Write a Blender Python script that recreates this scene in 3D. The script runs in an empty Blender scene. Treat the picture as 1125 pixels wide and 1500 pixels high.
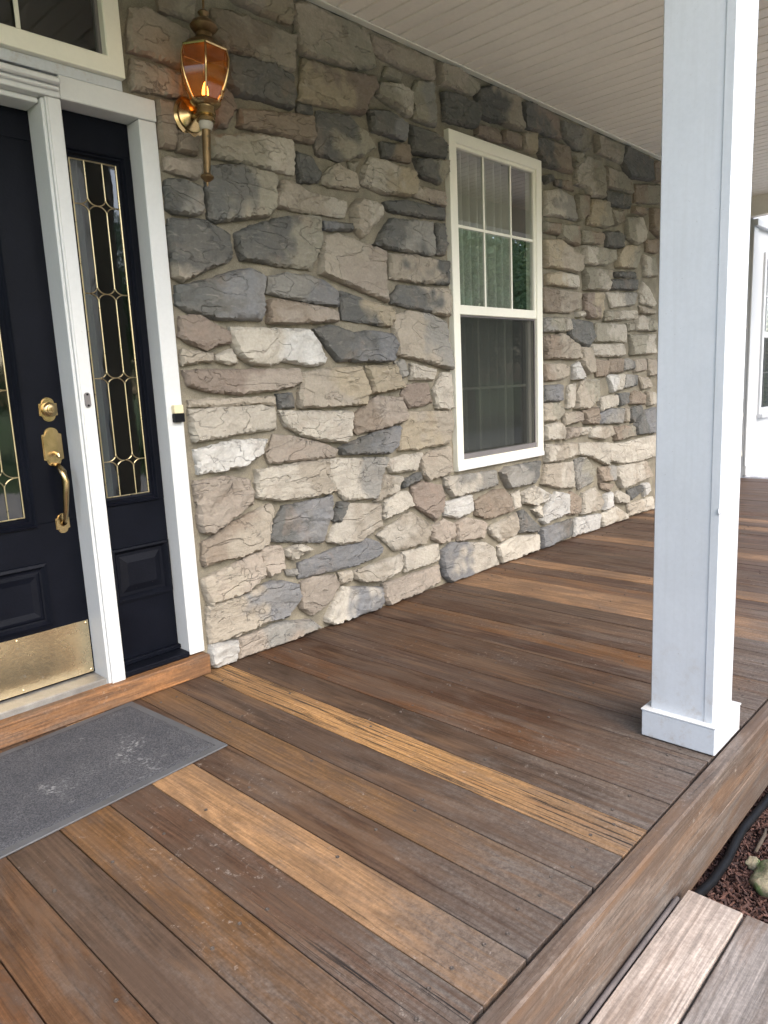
import bpy, math, random
from mathutils import Vector, Matrix, noise, geometry
R = math.radians
S = bpy.context.scene
COL = S.collection
rnd = random.Random(7)

# ---------------------------------------------------------------- camera, sky, sun, exposure
cam_d = bpy.data.cameras.new('camera'); cam = bpy.data.objects.new('camera', cam_d); COL.objects.link(cam)
def cam_axes(pit, yaw, rol):
    f = Vector((math.sin(yaw)*math.cos(pit), math.cos(yaw)*math.cos(pit), -math.sin(pit)))
    r = Vector((math.cos(yaw), -math.sin(yaw), 0)); u = r.cross(f)
    c, s = math.cos(rol), math.sin(rol)
    return c*r+s*u, -s*r+c*u, f
cr_, cu_, cf_ = cam_axes(.173242328, .806791655, -.0464965098)
M4 = Matrix((cr_, cu_, -cf_)).transposed().to_4x4(); M4.translation = Vector((0, -2.518, 1.13))
cam.matrix_world = M4
cam_d.sensor_fit = 'VERTICAL'; cam_d.sensor_height = 24; cam_d.lens = 1063.956/1500*24
cam_d.clip_start = .05; cam_d.clip_end = 2000
S.camera = cam

SUN_EL, SUN_AZ = 42, -8          # azimuth measured from -Y (street side) towards +X
wld = bpy.data.worlds.new('World'); S.world = wld; wld.use_nodes = True
wn = wld.node_tree; bg = wn.nodes['Background']
sky = wn.nodes.new('ShaderNodeTexSky'); sky.sky_type = 'NISHITA'; sky.sun_disc = False
sky.sun_elevation = R(SUN_EL)
sd = Vector((math.sin(R(SUN_AZ))*math.cos(R(SUN_EL)), -math.cos(R(SUN_AZ))*math.cos(R(SUN_EL)), math.sin(R(SUN_EL))))
sky.sun_rotation = math.atan2(sd.x, sd.y)
sky.air_density = 1.0; sky.dust_density = 2.8; sky.ozone_density = .8
wn.links.new(sky.outputs[0], bg.inputs[0]); bg.inputs[1].default_value = .148
sun_d = bpy.data.lights.new('sun', 'SUN'); sun = bpy.data.objects.new('sun', sun_d); COL.objects.link(sun)
sun_d.energy = .33; sun_d.angle = R(60); sun_d.color = (1, .97, .94)
sun.rotation_euler = sd.to_track_quat('Z', 'Y').to_euler(); sun.location = (4, -10, 12)
vs = S.view_settings; S.display_settings.display_device = 'sRGB'
vs.view_transform = 'Standard'; vs.look = 'None'; vs.gamma = 1; vs.exposure = 1.9; vs.use_curve_mapping = False
S.render.engine = 'CYCLES'; S.cycles.max_bounces = 10; S.cycles.diffuse_bounces = 5; S.cycles.transparent_max_bounces = 24
S.cycles.use_denoising = True; S.cycles.sample_clamp_indirect = 6; S.cycles.caustics_reflective = False; S.cycles.caustics_refractive = False

# ---------------------------------------------------------------- node helpers
def mat(name):
    m = bpy.data.materials.new(name); m.use_nodes = True
    return m, m.node_tree, m.node_tree.nodes['Principled BSDF']
class N:
    def __init__(s, nt): s.nt = nt
    def n(s, t, **k):
        o = s.nt.nodes.new(t)
        for a, b in k.items(): setattr(o, a, b)
        return o
    def l(s, a, b): s.nt.links.new(a, b)
    def noise(s, vec, scale, detail=4, rough=.55, dist=0):
        o = s.n('ShaderNodeTexNoise'); o.inputs['Scale'].default_value = scale; o.inputs['Detail'].default_value = detail
        o.inputs['Roughness'].default_value = rough; o.inputs['Distortion'].default_value = dist
        if vec: s.l(vec, o.inputs['Vector'])
        return o.outputs['Fac']
    def vmath(s, op, a, b):
        o = s.n('ShaderNodeVectorMath', operation=op); s.l(a, o.inputs[0])
        if isinstance(b, tuple): o.inputs[1].default_value = b
        else: s.l(b, o.inputs[1])
        return o.outputs[0]
    def math(s, op, a, b=None, c=None, clamp=False):
        o = s.n('ShaderNodeMath', operation=op); o.use_clamp = clamp
        for i, v in enumerate((a, b, c)):
            if v is None: continue
            if isinstance(v, (int, float)): o.inputs[i].default_value = v
            else: s.l(v, o.inputs[i])
        return o.outputs[0]
    def ramp(s, fac, stops):
        o = s.n('ShaderNodeMapRange'); o.interpolation_type = 'SMOOTHSTEP'
        a, b, c, d = stops
        for i, v in zip((1, 2, 3, 4), (a, b, c, d)): o.inputs[i].default_value = v
        s.l(fac, o.inputs[0]); return o.outputs[0]
    def mix(s, fac, a, b, mode='MIX'):
        o = s.n('ShaderNodeMix', data_type='RGBA', blend_type=mode)
        if isinstance(fac, (int, float)): o.inputs[0].default_value = fac
        else: s.l(fac, o.inputs[0])
        for i, v in ((6, a), (7, b)):
            if isinstance(v, tuple): o.inputs[i].default_value = (*v, 1)
            else: s.l(v, o.inputs[i])
        return o.outputs[2]
    def bump(s, h, strength, dist, normal=None):
        o = s.n('ShaderNodeBump'); o.inputs['Strength'].default_value = strength; o.inputs['Distance'].default_value = dist
        s.l(h, o.inputs['Height'])
        if normal: s.l(normal, o.inputs['Normal'])
        return o.outputs[0]
    def coord(s, rand=True):
        t = s.n('ShaderNodeTexCoord').outputs['Object']
        if not rand: return t
        oi = s.n('ShaderNodeObjectInfo')
        v = s.n('ShaderNodeVectorMath', operation='SCALE'); cx = s.n('ShaderNodeCombineXYZ')
        for i in range(3): cx.inputs[i].default_value = (37.1, 91.7, 53.3)[i]
        s.l(cx.outputs[0], v.inputs[0]); s.l(oi.outputs['Random'], v.inputs['Scale'])
        return s.vmath('ADD', t, v.outputs[0])

def paint(name, c, rough=.45, wear=.08, speck=None, scale=6, bump=.15, metallic=0, coat=0):
    m, nt, b = mat(name); q = N(nt); co = q.coord()
    f = q.noise(co, scale, 6, .6); f2 = q.noise(co, scale*22, 3)
    v = q.ramp(f, (.3, .75, 1-wear, 1+wear*.4)); v = q.math('MULTIPLY', v, q.ramp(f2, (.3, .7, 1-wear*.5, 1+wear*.3)))
    cc = q.n('ShaderNodeCombineColor')
    for i in range(3): q.l(q.math('MULTIPLY', v, c[i]), cc.inputs[i])
    col = cc.outputs[0]
    if speck:
        sp = q.ramp(q.noise(co, speck[1], 5, .7), (speck[2], speck[2]+.035, 0, 1))
        col = q.mix(sp, col, speck[0])
    q.l(col, b.inputs['Base Color'])
    b.inputs['Metallic'].default_value = metallic
    q.l(q.ramp(f, (.2, .8, rough-.07, rough+.1)), b.inputs['Roughness'])
    if coat: b.inputs['Coat Weight'].default_value = coat
    q.l(q.bump(f2, bump, .002), b.inputs['Normal'])
    if c[0] < .02: b.inputs['Specular IOR Level'].default_value = .10
    return m

def m_stone():
    m, nt, b = mat('cut_stone'); q = N(nt); co = q.coord()
    at = q.n('ShaderNodeAttribute', attribute_name='Col').outputs['Color']
    big = q.noise(co, 9, 8, .62, .4); fine = q.noise(co, 85, 5, .65)
    st = q.vmath('MULTIPLY', co, (14, 14, 45)); lay = q.noise(st, 1, 6, .6, .9)
    c = q.mix(q.ramp(big, (.38, .66, 0, .45)), at, q.mix(.6, at, (.20, .18, .15)))
    c = q.mix(q.ramp(lay, (.55, .75, 0, .25)), c, (.45, .42, .37))
    c = q.mix(q.ramp(q.noise(co, 5, 4, .6, .6), (.56, .7, 0, .28)), c, (.26, .20, .155))
    aw = q.noise(q.vmath('MULTIPLY', co, (3.6, 3.6, 8.5)), 1, 5, .5, .5)
    saw = q.math('FRACT', q.math('MULTIPLY', aw, 4.5)); lip = q.ramp(saw, (.0, .10, 0, 1))
    g = q.math('MULTIPLY', q.ramp(fine, (.3, .7, .90, 1.07)), q.ramp(saw, (0, .06, .88, 1))); cc = q.n('ShaderNodeVectorMath', operation='SCALE')
    q.l(c, cc.inputs[0]); q.l(g, cc.inputs['Scale'])
    vo = q.n('ShaderNodeTexVoronoi', feature='DISTANCE_TO_EDGE'); vo.inputs['Scale'].default_value = 7
    dv = q.vmath('ADD', co, q.n('ShaderNodeTexNoise').outputs['Color'])
    nz = q.n('ShaderNodeTexNoise'); nz.inputs['Scale'].default_value = 12; nz.inputs['Detail'].default_value = 4; q.l(co, nz.inputs['Vector'])
    sc_ = q.n('ShaderNodeVectorMath', operation='SCALE'); q.l(nz.outputs['Color'], sc_.inputs[0]); sc_.inputs['Scale'].default_value = .25
    q.l(q.vmath('ADD', co, sc_.outputs[0]), vo.inputs['Vector'])
    crack = q.ramp(vo.outputs['Distance'], (0, .018, 0, 1))
    rn = q.math('MULTIPLY', q.math('SUBTRACT', q.n('ShaderNodeObjectInfo').outputs['Random'], .62), .32)
    gate = q.ramp(q.math('ADD', q.noise(co, 4, 2), rn), (.53, .63, 1, 0))       # cracks only in places
    crack = q.math('MAXIMUM', crack, gate)
    dark = q.ramp(crack, (0, 1, .74, 1)); c2 = q.n('ShaderNodeVectorMath', operation='SCALE')
    q.l(cc.outputs[0], c2.inputs[0]); q.l(dark, c2.inputs['Scale'])
    q.l(c2.outputs[0], b.inputs['Base Color']); b.inputs['Roughness'].default_value = .88
    b.inputs['Specular IOR Level'].default_value = .25
    h = q.math('ADD', q.math('MULTIPLY', lay, .35), q.math('MULTIPLY', fine, .07)); h = q.math('ADD', h, q.math('MULTIPLY', q.math('SUBTRACT', lip, saw), .42))
    h = q.math('ADD', h, q.math('MULTIPLY', crack, .25)); h = q.math('ADD', h, q.math('MULTIPLY', big, .6))
    q.l(q.bump(h, 1.0, .016), b.inputs['Normal']); return m

def m_wood(name, weather=1.0):
    """board runs along local Y (or X for 'x' boards through rotation); colour from the object, its alpha = streakiness"""
    m, nt, b = mat(name); q = N(nt); co = q.coord(); raw = q.n('ShaderNodeTexCoord').outputs['Object']
    oi = q.n('ShaderNodeObjectInfo'); base = oi.outputs['Color']; al = oi.outputs['Alpha']
    wob = q.n('ShaderNodeTexNoise'); wob.inputs['Scale'].default_value = 1; wob.inputs['Detail'].default_value = 2
    q.l(q.vmath('MULTIPLY', co, (5, 1.1, 5)), wob.inputs['Vector'])
    w3 = q.n('ShaderNodeVectorMath', operation='SCALE'); q.l(wob.outputs['Color'], w3.inputs[0]); w3.inputs['Scale'].default_value = .014
    cw = q.vmath('ADD', co, w3.outputs[0])
    g1 = q.noise(q.vmath('MULTIPLY', cw, (110, 1.5, 110)), 1, 6, .60)
    g2 = q.noise(q.vmath('MULTIPLY', cw, (420, 7, 420)), 1, 4, .6)
    ring = q.math('SINE', q.math('MULTIPLY', q.noise(q.vmath('MULTIPLY', cw, (9, .55, 9)), 1, 1, .4), 120))
    big = q.noise(q.vmath('MULTIPLY', co, (5, 2.2, 5)), 1, 5, .65)
    sep = q.n('ShaderNodeSeparateXYZ'); q.l(raw, sep.inputs[0])
    end = q.ramp(sep.outputs['Y'], (-1.25, -1.85, 0, 1)) if weather else None
    v = q.ramp(g1, (.3, .72, .80, 1.20)); v = q.math('MULTIPLY', v, q.ramp(g2, (.3, .7, .84, 1.14)))
    grit = q.noise(co, 95, 6, .75); v = q.math('MULTIPLY', v, q.ramp(grit, (.3, .7, .80, 1.18)))
    v = q.math('MULTIPLY', v, q.ramp(ring, (-1, 1, .84, 1.10))); v = q.math('MULTIPLY', v, q.ramp(big, (.3, .7, .80, 1.16)))
    c0 = q.n('ShaderNodeVectorMath', operation='SCALE'); q.l(base, c0.inputs[0]); q.l(v, c0.inputs['Scale']); c = c0.outputs[0]
    pa = q.noise(q.vmath('MULTIPLY', co, (9, 2.6, 9)), 1, 9, .72, .5)
    lum = q.n('ShaderNodeSeparateColor'); q.l(base, lum.inputs[0]); keep = q.ramp(lum.outputs[0], (.18, .34, 1, .38))
    c = q.mix(q.math('MULTIPLY', keep, q.ramp(pa, (.43, .58, 0, .72))), c, (.085, .055, .038))
    pb = q.noise(q.vmath('MULTIPLY', co, (15, 1.7, 15)), 1, 8, .7, .3)
    c = q.mix(q.ramp(pb, (.49, .64, 0, .42)), c, (.175, .105, .060))
    # silvered wear
    worn = q.ramp(q.noise(q.vmath('MULTIPLY', co, (11, 2.4, 11)), 1, 9, .74), (.47, .66, 0, .55))
    if weather: worn = q.math('ADD', worn, q.math('MULTIPLY', end, q.ramp(g1, (.3, .6, .15, .8))), clamp=True)
    c = q.mix(q.math('MULTIPLY', q.math('MULTIPLY', worn, q.ramp(sep.outputs['Y'], (-.35, -1.5, .35, 1)) if weather else 1.0), q.ramp(lum.outputs[0], (.18, .5, 1, .65))), c, q.mix(q.ramp(grit, (.3, .7, 0, 1)), (.070, .056, .047), (.165, .140, .120)))
    # golden patches where the stain wore off
    gold = q.ramp(q.noise(q.vmath('MULTIPLY', co, (26, 1.1, 26)), 1, 4, .6), (.56, .70, 0, 1))
    c = q.mix(q.math('MULTIPLY', gold, q.math('MULTIPLY', al, .55)), c, (.23, .115, .048))
    # black splits, strongest on the streaky boards
    sp = q.ramp(q.math('ADD', q.noise(q.vmath('MULTIPLY', cw, (150, 2.6, 150)), 1, 7, .7), q.math('MULTIPLY', al, .075)), (.61, .665, 0, 1))
    if weather: amt = q.math('ADD', q.math('MULTIPLY', al, .9), q.math('MULTIPLY', end, q.ramp(big, (.45, .6, 0, 1))), clamp=True)
    else: amt = al
    sp = q.math('MULTIPLY', sp, amt)
    c = q.mix(sp, c, (.022, .018, .016))
    # pale scuffs and dust
    du = q.math('MULTIPLY', q.ramp(q.noise(co, 48, 8, .78), (.57, .67, 0, 1)), q.ramp(q.noise(co, 3.0, 4), (.52, .62, 0, .5)))
    c = q.mix(du, c, (.42, .37, .32))
    dot = q.ramp(q.noise(co, 210, 2, .5), (.76, .79, 0, .6)); c = q.mix(dot, c, (.45, .38, .30))
    q.l(c, b.inputs['Base Color'])
    q.l(q.ramp(g1, (.3, .7, .66, .5)), b.inputs['Roughness']); b.inputs['Specular IOR Level'].default_value = .3
    h = q.math('ADD', q.math('MULTIPLY', g1, .5), q.math('MULTIPLY', g2, .35)); h = q.math('SUBTRACT', h, q.math('MULTIPLY', sp, .8))
    q.l(q.bump(h, .55, .0035), b.inputs['Normal']); return m

def m_glass(name, tint=(1, 1, 1), f0=.10, wobble=0.0, rough=.01, trans=0):
    m = bpy.data.materials.new(name); m.use_nodes = True; nt = m.node_tree; nt.nodes.clear(); q = N(nt)
    out = q.n('ShaderNodeOutputMaterial'); tr = q.n('ShaderNodeBsdfTransparent'); tr.inputs[0].default_value = (*tint, 1)
    gl = q.n('ShaderNodeBsdfGlossy'); gl.inputs['Roughness'].default_value = rough
    lw = q.n('ShaderNodeLayerWeight'); lw.inputs[0].default_value = .5
    fac = q.math('ADD', q.math('MULTIPLY', q.math('POWER', lw.outputs['Facing'], 5), 1-f0), f0, clamp=True)
    mx = q.n('ShaderNodeMixShader'); q.l(fac, mx.inputs[0]); q.l(tr.outputs[0], mx.inputs[1]); q.l(gl.outputs[0], mx.inputs[2])
    if wobble:
        nb = q.bump(q.noise(q.vmath('MULTIPLY', q.coord(), (9, 9, 3)), 1, 3, .5, 1.2), wobble, .02); q.l(nb, gl.inputs['Normal'])
    last = mx.outputs[0]
    if trans:
        tl = q.n('ShaderNodeBsdfTranslucent'); tl.inputs[0].default_value = (.80, .40, .12, 1); m2 = q.n('ShaderNodeMixShader'); m2.inputs[0].default_value = trans
        q.l(last, m2.inputs[1]); q.l(tl.outputs[0], m2.inputs[2]); last = m2.outputs[0]
    q.l(last, out.inputs[0]); return m

M = {}
M['stone'] = m_stone(); M['wood'] = m_wood('weathered_deck_wood'); M['rail_wood'] = m_wood('weathered_timber', 0)
M['mortar'] = paint('mortar', (.235, .212, .160), .92, .34, scale=9, bump=1)
M['white'] = paint('white_painted_wood', (.62, .635, .635), .42, .04, ((.30, .26, .22), 30, .70), scale=3)
M['vinyl'] = paint('cream_vinyl', (.78, .77, .67), .38, .03, scale=3, bump=.05)
M['soffit'] = paint('almond_vinyl_soffit', (.84, .80, .715), .42, .05, scale=2, bump=.05)
M['post'] = paint('white_aluminium_cladding', (.53, .56, .595), .38, .05, ((.45, .43, .40), 60, .74), scale=4, bump=.12)
M['siding'] = paint('white_siding_paint', (.50, .515, .53), .5, .04, scale=3)
M['black'] = paint('black_door_paint', (.004, .005, .009), .36, .2, scale=5, bump=.25)
M['worn_black'] = paint('chipped_black_paint', (.005, .006, .010), .42, .2, ((.25, .23, .21), 95, .69), scale=5, bump=.4)
M['brass'] = paint('polished_brass', (.42, .31, .16), .2, .12, scale=25, bump=.1, metallic=1)
M['old_brass'] = paint('tarnished_brass', (.24, .165, .085), .40, .3, ((.12, .10, .06), 40, .6), scale=30, bump=.3, metallic=1)
M['came'] = paint('brass_came', (.50, .43, .26), .3, .15, scale=20, metallic=1)
M['kick'] = paint('brass_kick_plate', (.80, .66, .42), .26, .12, ((.80, .74, .6), 24, .66), scale=4, bump=.3, metallic=1)
M['alu'] = paint('worn_sill_metal', (.33, .32, .30), .45, .25, scale=20, metallic=.5)
M['rubber'] = paint('grey_rubber_edge', (.095, .098, .104), .6, .2, scale=14, bump=.5)
M['steel'] = paint('screw_steel', (.45, .42, .38), .35, .2, metallic=.8)
M['screw_metal'] = paint('dull_screw_metal', (.11, .09, .075), .6, .3, metallic=.3)
M['grey_strip'] = paint('grey_wood_strip', (.17, .145, .135), .8, .3, scale=12)
M['hose'] = paint('black_corrugated_pipe', (.010, .0105, .012), .5, .3, scale=20)
M['plastic_black'] = paint('black_plastic', (.01, .01, .012), .3, .1)
M['plastic_cream'] = paint('cream_plastic', (.75, .66, .42), .4, .08, scale=40)
M['plastic_grey'] = paint('grey_plastic', (.16, .15, .15), .5, .1)
M['porcelain'] = paint('pale_collar', (.42, .39, .33), .5, .15)
M['sheer'] = paint('sheer_curtain_cloth', (.52, .53, .49), .9, .1)
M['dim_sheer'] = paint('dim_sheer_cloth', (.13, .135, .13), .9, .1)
M['room'] = paint('unlit_room_dark', (.05, .048, .045), .9, .1)  # near-black colour puts the darkness of the unlit rooms into the walls
M['shingle'] = paint('roof_shingle', (.06, .06, .06), .9, .3, scale=20)
M['glass'] = m_glass('window_glass', (.80, .84, .80), .31)
M['glass_dark'] = m_glass('tinted_pane', (.62, .64, .62), .08)
M['lead_glass'] = m_glass('rippled_leaded_glass', (.45, .50, .48), .11, .02, .03)
M['amber'] = m_glass('amber_bevelled_glass', (.74, .50, .25), .07, .0, .06, .10)

def m_screen():
    m = bpy.data.materials.new('insect_screen'); m.use_nodes = True; nt = m.node_tree; nt.nodes.clear(); q = N(nt)
    out = q.n('ShaderNodeOutputMaterial'); tr = q.n('ShaderNodeBsdfTransparent'); df = q.n('ShaderNodeBsdfDiffuse')
    df.inputs[0].default_value = (.035, .037, .035, 1); mx = q.n('ShaderNodeMixShader'); mx.inputs[0].default_value = .66
    q.l(tr.outputs[0], mx.inputs[1]); q.l(df.outputs[0], mx.inputs[2]); q.l(mx.outputs[0], out.inputs[0]); return m
M['screen'] = m_screen()
def m_mat():
    m, nt, b = mat('charcoal_carpet'); q = N(nt); co = q.coord(False)
    f = q.noise(co, 260, 3, .7); bl = q.noise(co, 6, 5, .6)
    c = q.mix(q.ramp(f, (.35, .68, 0, 1)), (.030, .031, .036), (.14, .142, .152))
    c = q.mix(q.ramp(bl, (.35, .7, .35, 0)), c, (.028, .031, .042))
    du = q.math('MULTIPLY', q.ramp(q.noise(co, 70, 5, .7), (.5, .66, 0, .75)), q.ramp(q.noise(co, 5, 3, .6), (.55, .68, 0, 1)))
    c = q.mix(du, c, (.36, .36, .36))
    q.l(c, b.inputs['Base Color']); b.inputs['Roughness'].default_value = .95
    q.l(q.bump(f, 1, .004), b.inputs['Normal']); return m
M['mat'] = m_mat()
def m_flame():
    m = bpy.data.materials.new('lit_bulb'); m.use_nodes = True; b = m.node_tree.nodes['Principled BSDF']
    b.inputs['Base Color'].default_value = (1, .7, .4, 1); b.inputs['Emission Color'].default_value = (1, .42, .10, 1)
    b.inputs['Emission Strength'].default_value = 4.0; return m
M['flame'] = m_flame()
def m_ground(name, a, bcol, scale):
    m, nt, b = mat(name); q = N(nt); co = q.coord(False)
    c = q.mix(q.ramp(q.noise(co, scale, 8, .7), (.35, .65, 0, 1)), a, bcol)
    q.l(c, b.inputs['Base Color']); b.inputs['Roughness'].default_value = .95
    q.l(q.bump(q.noise(co, scale*3, 5, .7), 1, .03), b.inputs['Normal']); return m
M['soil'] = m_ground('dark_mulch_soil', (.025, .014, .010), (.075, .038, .028), 40)
M['lawn'] = m_ground('lawn_turf', (.06, .12, .03), (.12, .20, .05), 3)
M['concrete'] = m_ground('pale_concrete', (.55, .56, .60), (.68, .70, .76), 8)
M['bounce'] = m_ground('pale_bounce_slab', (.60, .55, .46), (.70, .645, .55), 5)  # pale tone of the added slab that bounces light
def m_vary(name, a, bcol, rough=.8, trans=0):
    m, nt, b = mat(name); q = N(nt)
    at = q.n('ShaderNodeAttribute', attribute_name='Col').outputs['Fac']
    q.l(q.mix(at, a, bcol), b.inputs['Base Color']); b.inputs['Roughness'].default_value = rough
    return m
M['chip'] = m_vary('mulch_chip_bark', (.028, .011, .008), (.125, .058, .040))
M['leaf'] = m_vary('tree_leaf', (.11, .18, .065), (.27, .37, .16), .6)
M['bark'] = paint('tree_bark', (.09, .07, .05), .9, .4, scale=12, bump=1)
def m_rock():
    m, nt, b = mat('mossy_rock'); q = N(nt); co = q.coord(False)
    c = q.mix(q.ramp(q.noise(co, 14, 6, .65), (.4, .6, 0, 1)), (.30, .26, .17), (.15, .165, .09))
    c = q.mix(q.ramp(q.noise(co, 9, 4, .6), (.5, .6, 0, 1)), c, (.10, .15, .05))
    q.l(c, b.inputs['Base Color']); b.inputs['Roughness'].default_value = .9
    q.l(q.bump(q.noise(co, 40, 6, .7), .8, .01), b.inputs['Normal']); return m
M['rock'] = m_rock()

# ---------------------------------------------------------------- mesh helpers
class MB:
    def __init__(s): s.v = []; s.f = []; s.c = []
    def add(s, vs_, fs):
        o = len(s.v); s.v += [tuple(v) for v in vs_]; s.f += [tuple(i+o for i in f) for f in fs]; return s
    def box(s, x0, x1, y0, y1, z0, z1, b=0.0):
        if b <= 0:
            return s.add([(x, y, z) for x in (x0, x1) for y in (y0, y1) for z in (z0, z1)],
                         [(0, 1, 3, 2), (4, 6, 7, 5), (0, 4, 5, 1), (2, 3, 7, 6), (0, 2, 6, 4), (1, 5, 7, 3)])
        b = min(b, abs(x1-x0)/2.2, abs(y1-y0)/2.2, abs(z1-z0)/2.2)
        X = (x0, x1); Y = (y0, y1); Z = (z0, z1); P = {}; L = []
        for i in (0, 1):
            for j in (0, 1):
                for k in (0, 1):
                    for a in range(3):
                        p = [X[i]+(b if i == 0 else -b), Y[j]+(b if j == 0 else -b), Z[k]+(b if k == 0 else -b)]
                        p[a] = (X[i], Y[j], Z[k])[a]; P[i, j, k, a] = len(L); L.append(p)
        F = []
        for a in range(3):
            o = [t for t in range(3) if t != a]
            for e in (0, 1):
                q = []
                for u, w in ((0, 0), (1, 0), (1, 1), (0, 1)):
                    t = [0, 0, 0]; t[a] = e; t[o[0]] = u; t[o[1]] = w; q.append(P[(*t, a)])
                F.append(q)
            for u in (0, 1):
                for w in (0, 1):
                    q = []
                    for e, ax in ((0, o[0]), (1, o[0]), (1, o[1]), (0, o[1])):
                        t = [0, 0, 0]; t[a] = e; t[o[0]] = u; t[o[1]] = w; q.append(P[(*t, ax)])
                    F.append(q)
        for i in (0, 1):
            for j in (0, 1):
                for k in (0, 1): F.append([P[i, j, k, a] for a in range(3)])
        return s.add(L, F)
    def ring(s, x0, x1, z0, z1, prof, fill=False):
        """mitred rectangular frame in the XZ plane; prof = (inset, y) pairs"""
        L = []; F = []
        for d, y in prof: L += [(x0+d, y, z0+d), (x1-d, y, z0+d), (x1-d, y, z1-d), (x0+d, y, z1-d)]
        for i in range(len(prof)-1):
            for k in range(4):
                a = i*4+k; b_ = i*4+(k+1) % 4; F.append((a, b_, b_+4, a+4))
        if fill: n = (len(prof)-1)*4; F.append((n, n+1, n+2, n+3))
        return s.add(L, F)
    def lathe(s, prof, c, axis='Z', n=24, ph=0.0):
        L = []; F = []
        for r, h in prof:
            for k in range(n):
                a = 2*math.pi*k/n+ph; u, w = r*math.cos(a), r*math.sin(a)
                L.append((c[0]+u, c[1]+w, c[2]+h) if axis == 'Z' else (c[0]+u, c[1]+h, c[2]+w))
        for i in range(len(prof)-1):
            for k in range(n): F.append((i*n+k, i*n+(k+1) % n, (i+1)*n+(k+1) % n, (i+1)*n+k))
        F.append(tuple(range(n))[::-1]); m_ = (len(prof)-1)*n; F.append(tuple(range(m_, m_+n)))
        return s.add(L, F)
    def tube(s, pts, rad, n=8):
        pts = [Vector(p) for p in pts]; L = []; F = []
        rad = rad if isinstance(rad, (list, tuple)) else [rad]*len(pts)
        up = Vector((0, 0, 1))
        for i, p in enumerate(pts):
            t = (pts[min(i+1, len(pts)-1)]-pts[max(i-1, 0)]).normalized()
            a = t.cross(up if abs(t.dot(up)) < .9 else Vector((1, 0, 0))).normalized(); b_ = t.cross(a)
            for k in range(n):
                g = 2*math.pi*k/n; L.append(p+(a*math.cos(g)+b_*math.sin(g))*rad[i])
        for i in range(len(pts)-1):
            for k in range(n): F.append((i*n+k, i*n+(k+1) % n, (i+1)*n+(k+1) % n, (i+1)*n+k))
        F.append(tuple(range(n))[::-1]); m_ = (len(pts)-1)*n; F.append(tuple(range(m_, m_+n)))
        return s.add(L, F)
    def poly(s, pts, y0, y1):
        """flat outline (x,z) thickened from y0 (front) to y1"""
        n = len(pts); L = [(x, y0, z) for x, z in pts]+[(x, y1, z) for x, z in pts]
        F = [tuple(range(n)), tuple(range(n, 2*n))[::-1]]+[(i, i+n, (i+1) % n+n, (i+1) % n) for i in range(n)]
        return s.add(L, F)
    def mesh(s, name, m, smooth=False):
        me = bpy.data.meshes.new(name); me.from_pydata(s.v, [], s.f); me.validate()
        import bmesh
        bm = bmesh.new(); bm.from_mesh(me); bmesh.ops.recalc_face_normals(bm, faces=bm.faces); bm.to_mesh(me); bm.free()
        if m: me.materials.append(M[m] if isinstance(m, str) else m)
        if smooth:
            for p in me.polygons: p.use_smooth = True
            if smooth != 'all': me.set_sharp_from_angle(angle=R(40))
        return me
def link(name, me, parent=None, loc=(0, 0, 0), rot=(0, 0, 0)):
    o = bpy.data.objects.new(name, me); COL.objects.link(o)
    if parent:
        o.parent = parent
        o.location = Vector(loc)-Vector(parent.location) if not parent.get('_l') else loc
    else: o.location = loc
    o.rotation_euler = rot
    return o
def obj(name, mb, m, parent=None, smooth=False, loc=(0, 0, 0)):
    """mesh given in world coordinates, origin moved to loc"""
    if loc != (0, 0, 0): mb.v = [(x-loc[0], y-loc[1], z-loc[2]) for x, y, z in mb.v]
    me = mb.mesh(name, m, smooth)
    if parent is not None and parent.parent is not None:      # sub-part
        o = bpy.data.objects.new(name, me); COL.objects.link(o); o.parent = parent
        o.location = Vector(loc)-parent.location-parent.parent.location; return o
    return link(name, me, parent, loc)
def tag(o, label=None, cat=None, group=None, kind=None):
    for k, v in (('label', label), ('category', cat), ('group', group), ('kind', kind)):
        if v: o[k] = v
    return o
def thing(name, loc, label, cat, group=None):
    o = bpy.data.objects.new(name, None); COL.objects.link(o); o.location = loc; o.empty_display_size = .1
    return tag(o, label, cat, group)
def struct(name, mb, m, smooth=False, loc=(0, 0, 0)):
    return tag(obj(name, mb, m, None, smooth, loc), kind='structure')

# ---------------------------------------------------------------- ground
END = 8.035
g = MB(); g.add([(-400, -400, -.45), (400, -400, -.45), (400, 400, -.45), (-400, 400, -.45)], [(0, 1, 2, 3)])
struct('lawn', g, 'lawn')
g = MB(); nx, ny = 90, 28
for i in range(nx+1):
    for j in range(ny+1):
        x = -1+i*.12; y = -1.76-j*.07
        g.v.append((x, y, -.315+.02*noise.noise(Vector((x*3, y*3, 0)))-(.2 if j == ny else 0)))
g.f = [(i*(ny+1)+j, (i+1)*(ny+1)+j, (i+1)*(ny+1)+j+1, i*(ny+1)+j+1) for i in range(nx) for j in range(ny)]
struct('mulch_bed', g, 'soil', 'all')
g = MB(); g.box(8.06, 13, -3, .25, -.44, .019, .01)
struct('landing', g, 'concrete')
g = MB(); g.box(-14, 22, -10.5, -3.35, -.46, -.41, .01)
struct('bounce_slab', g, 'bounce')  # unseen pale slab, added to bounce light up under the porch

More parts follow.
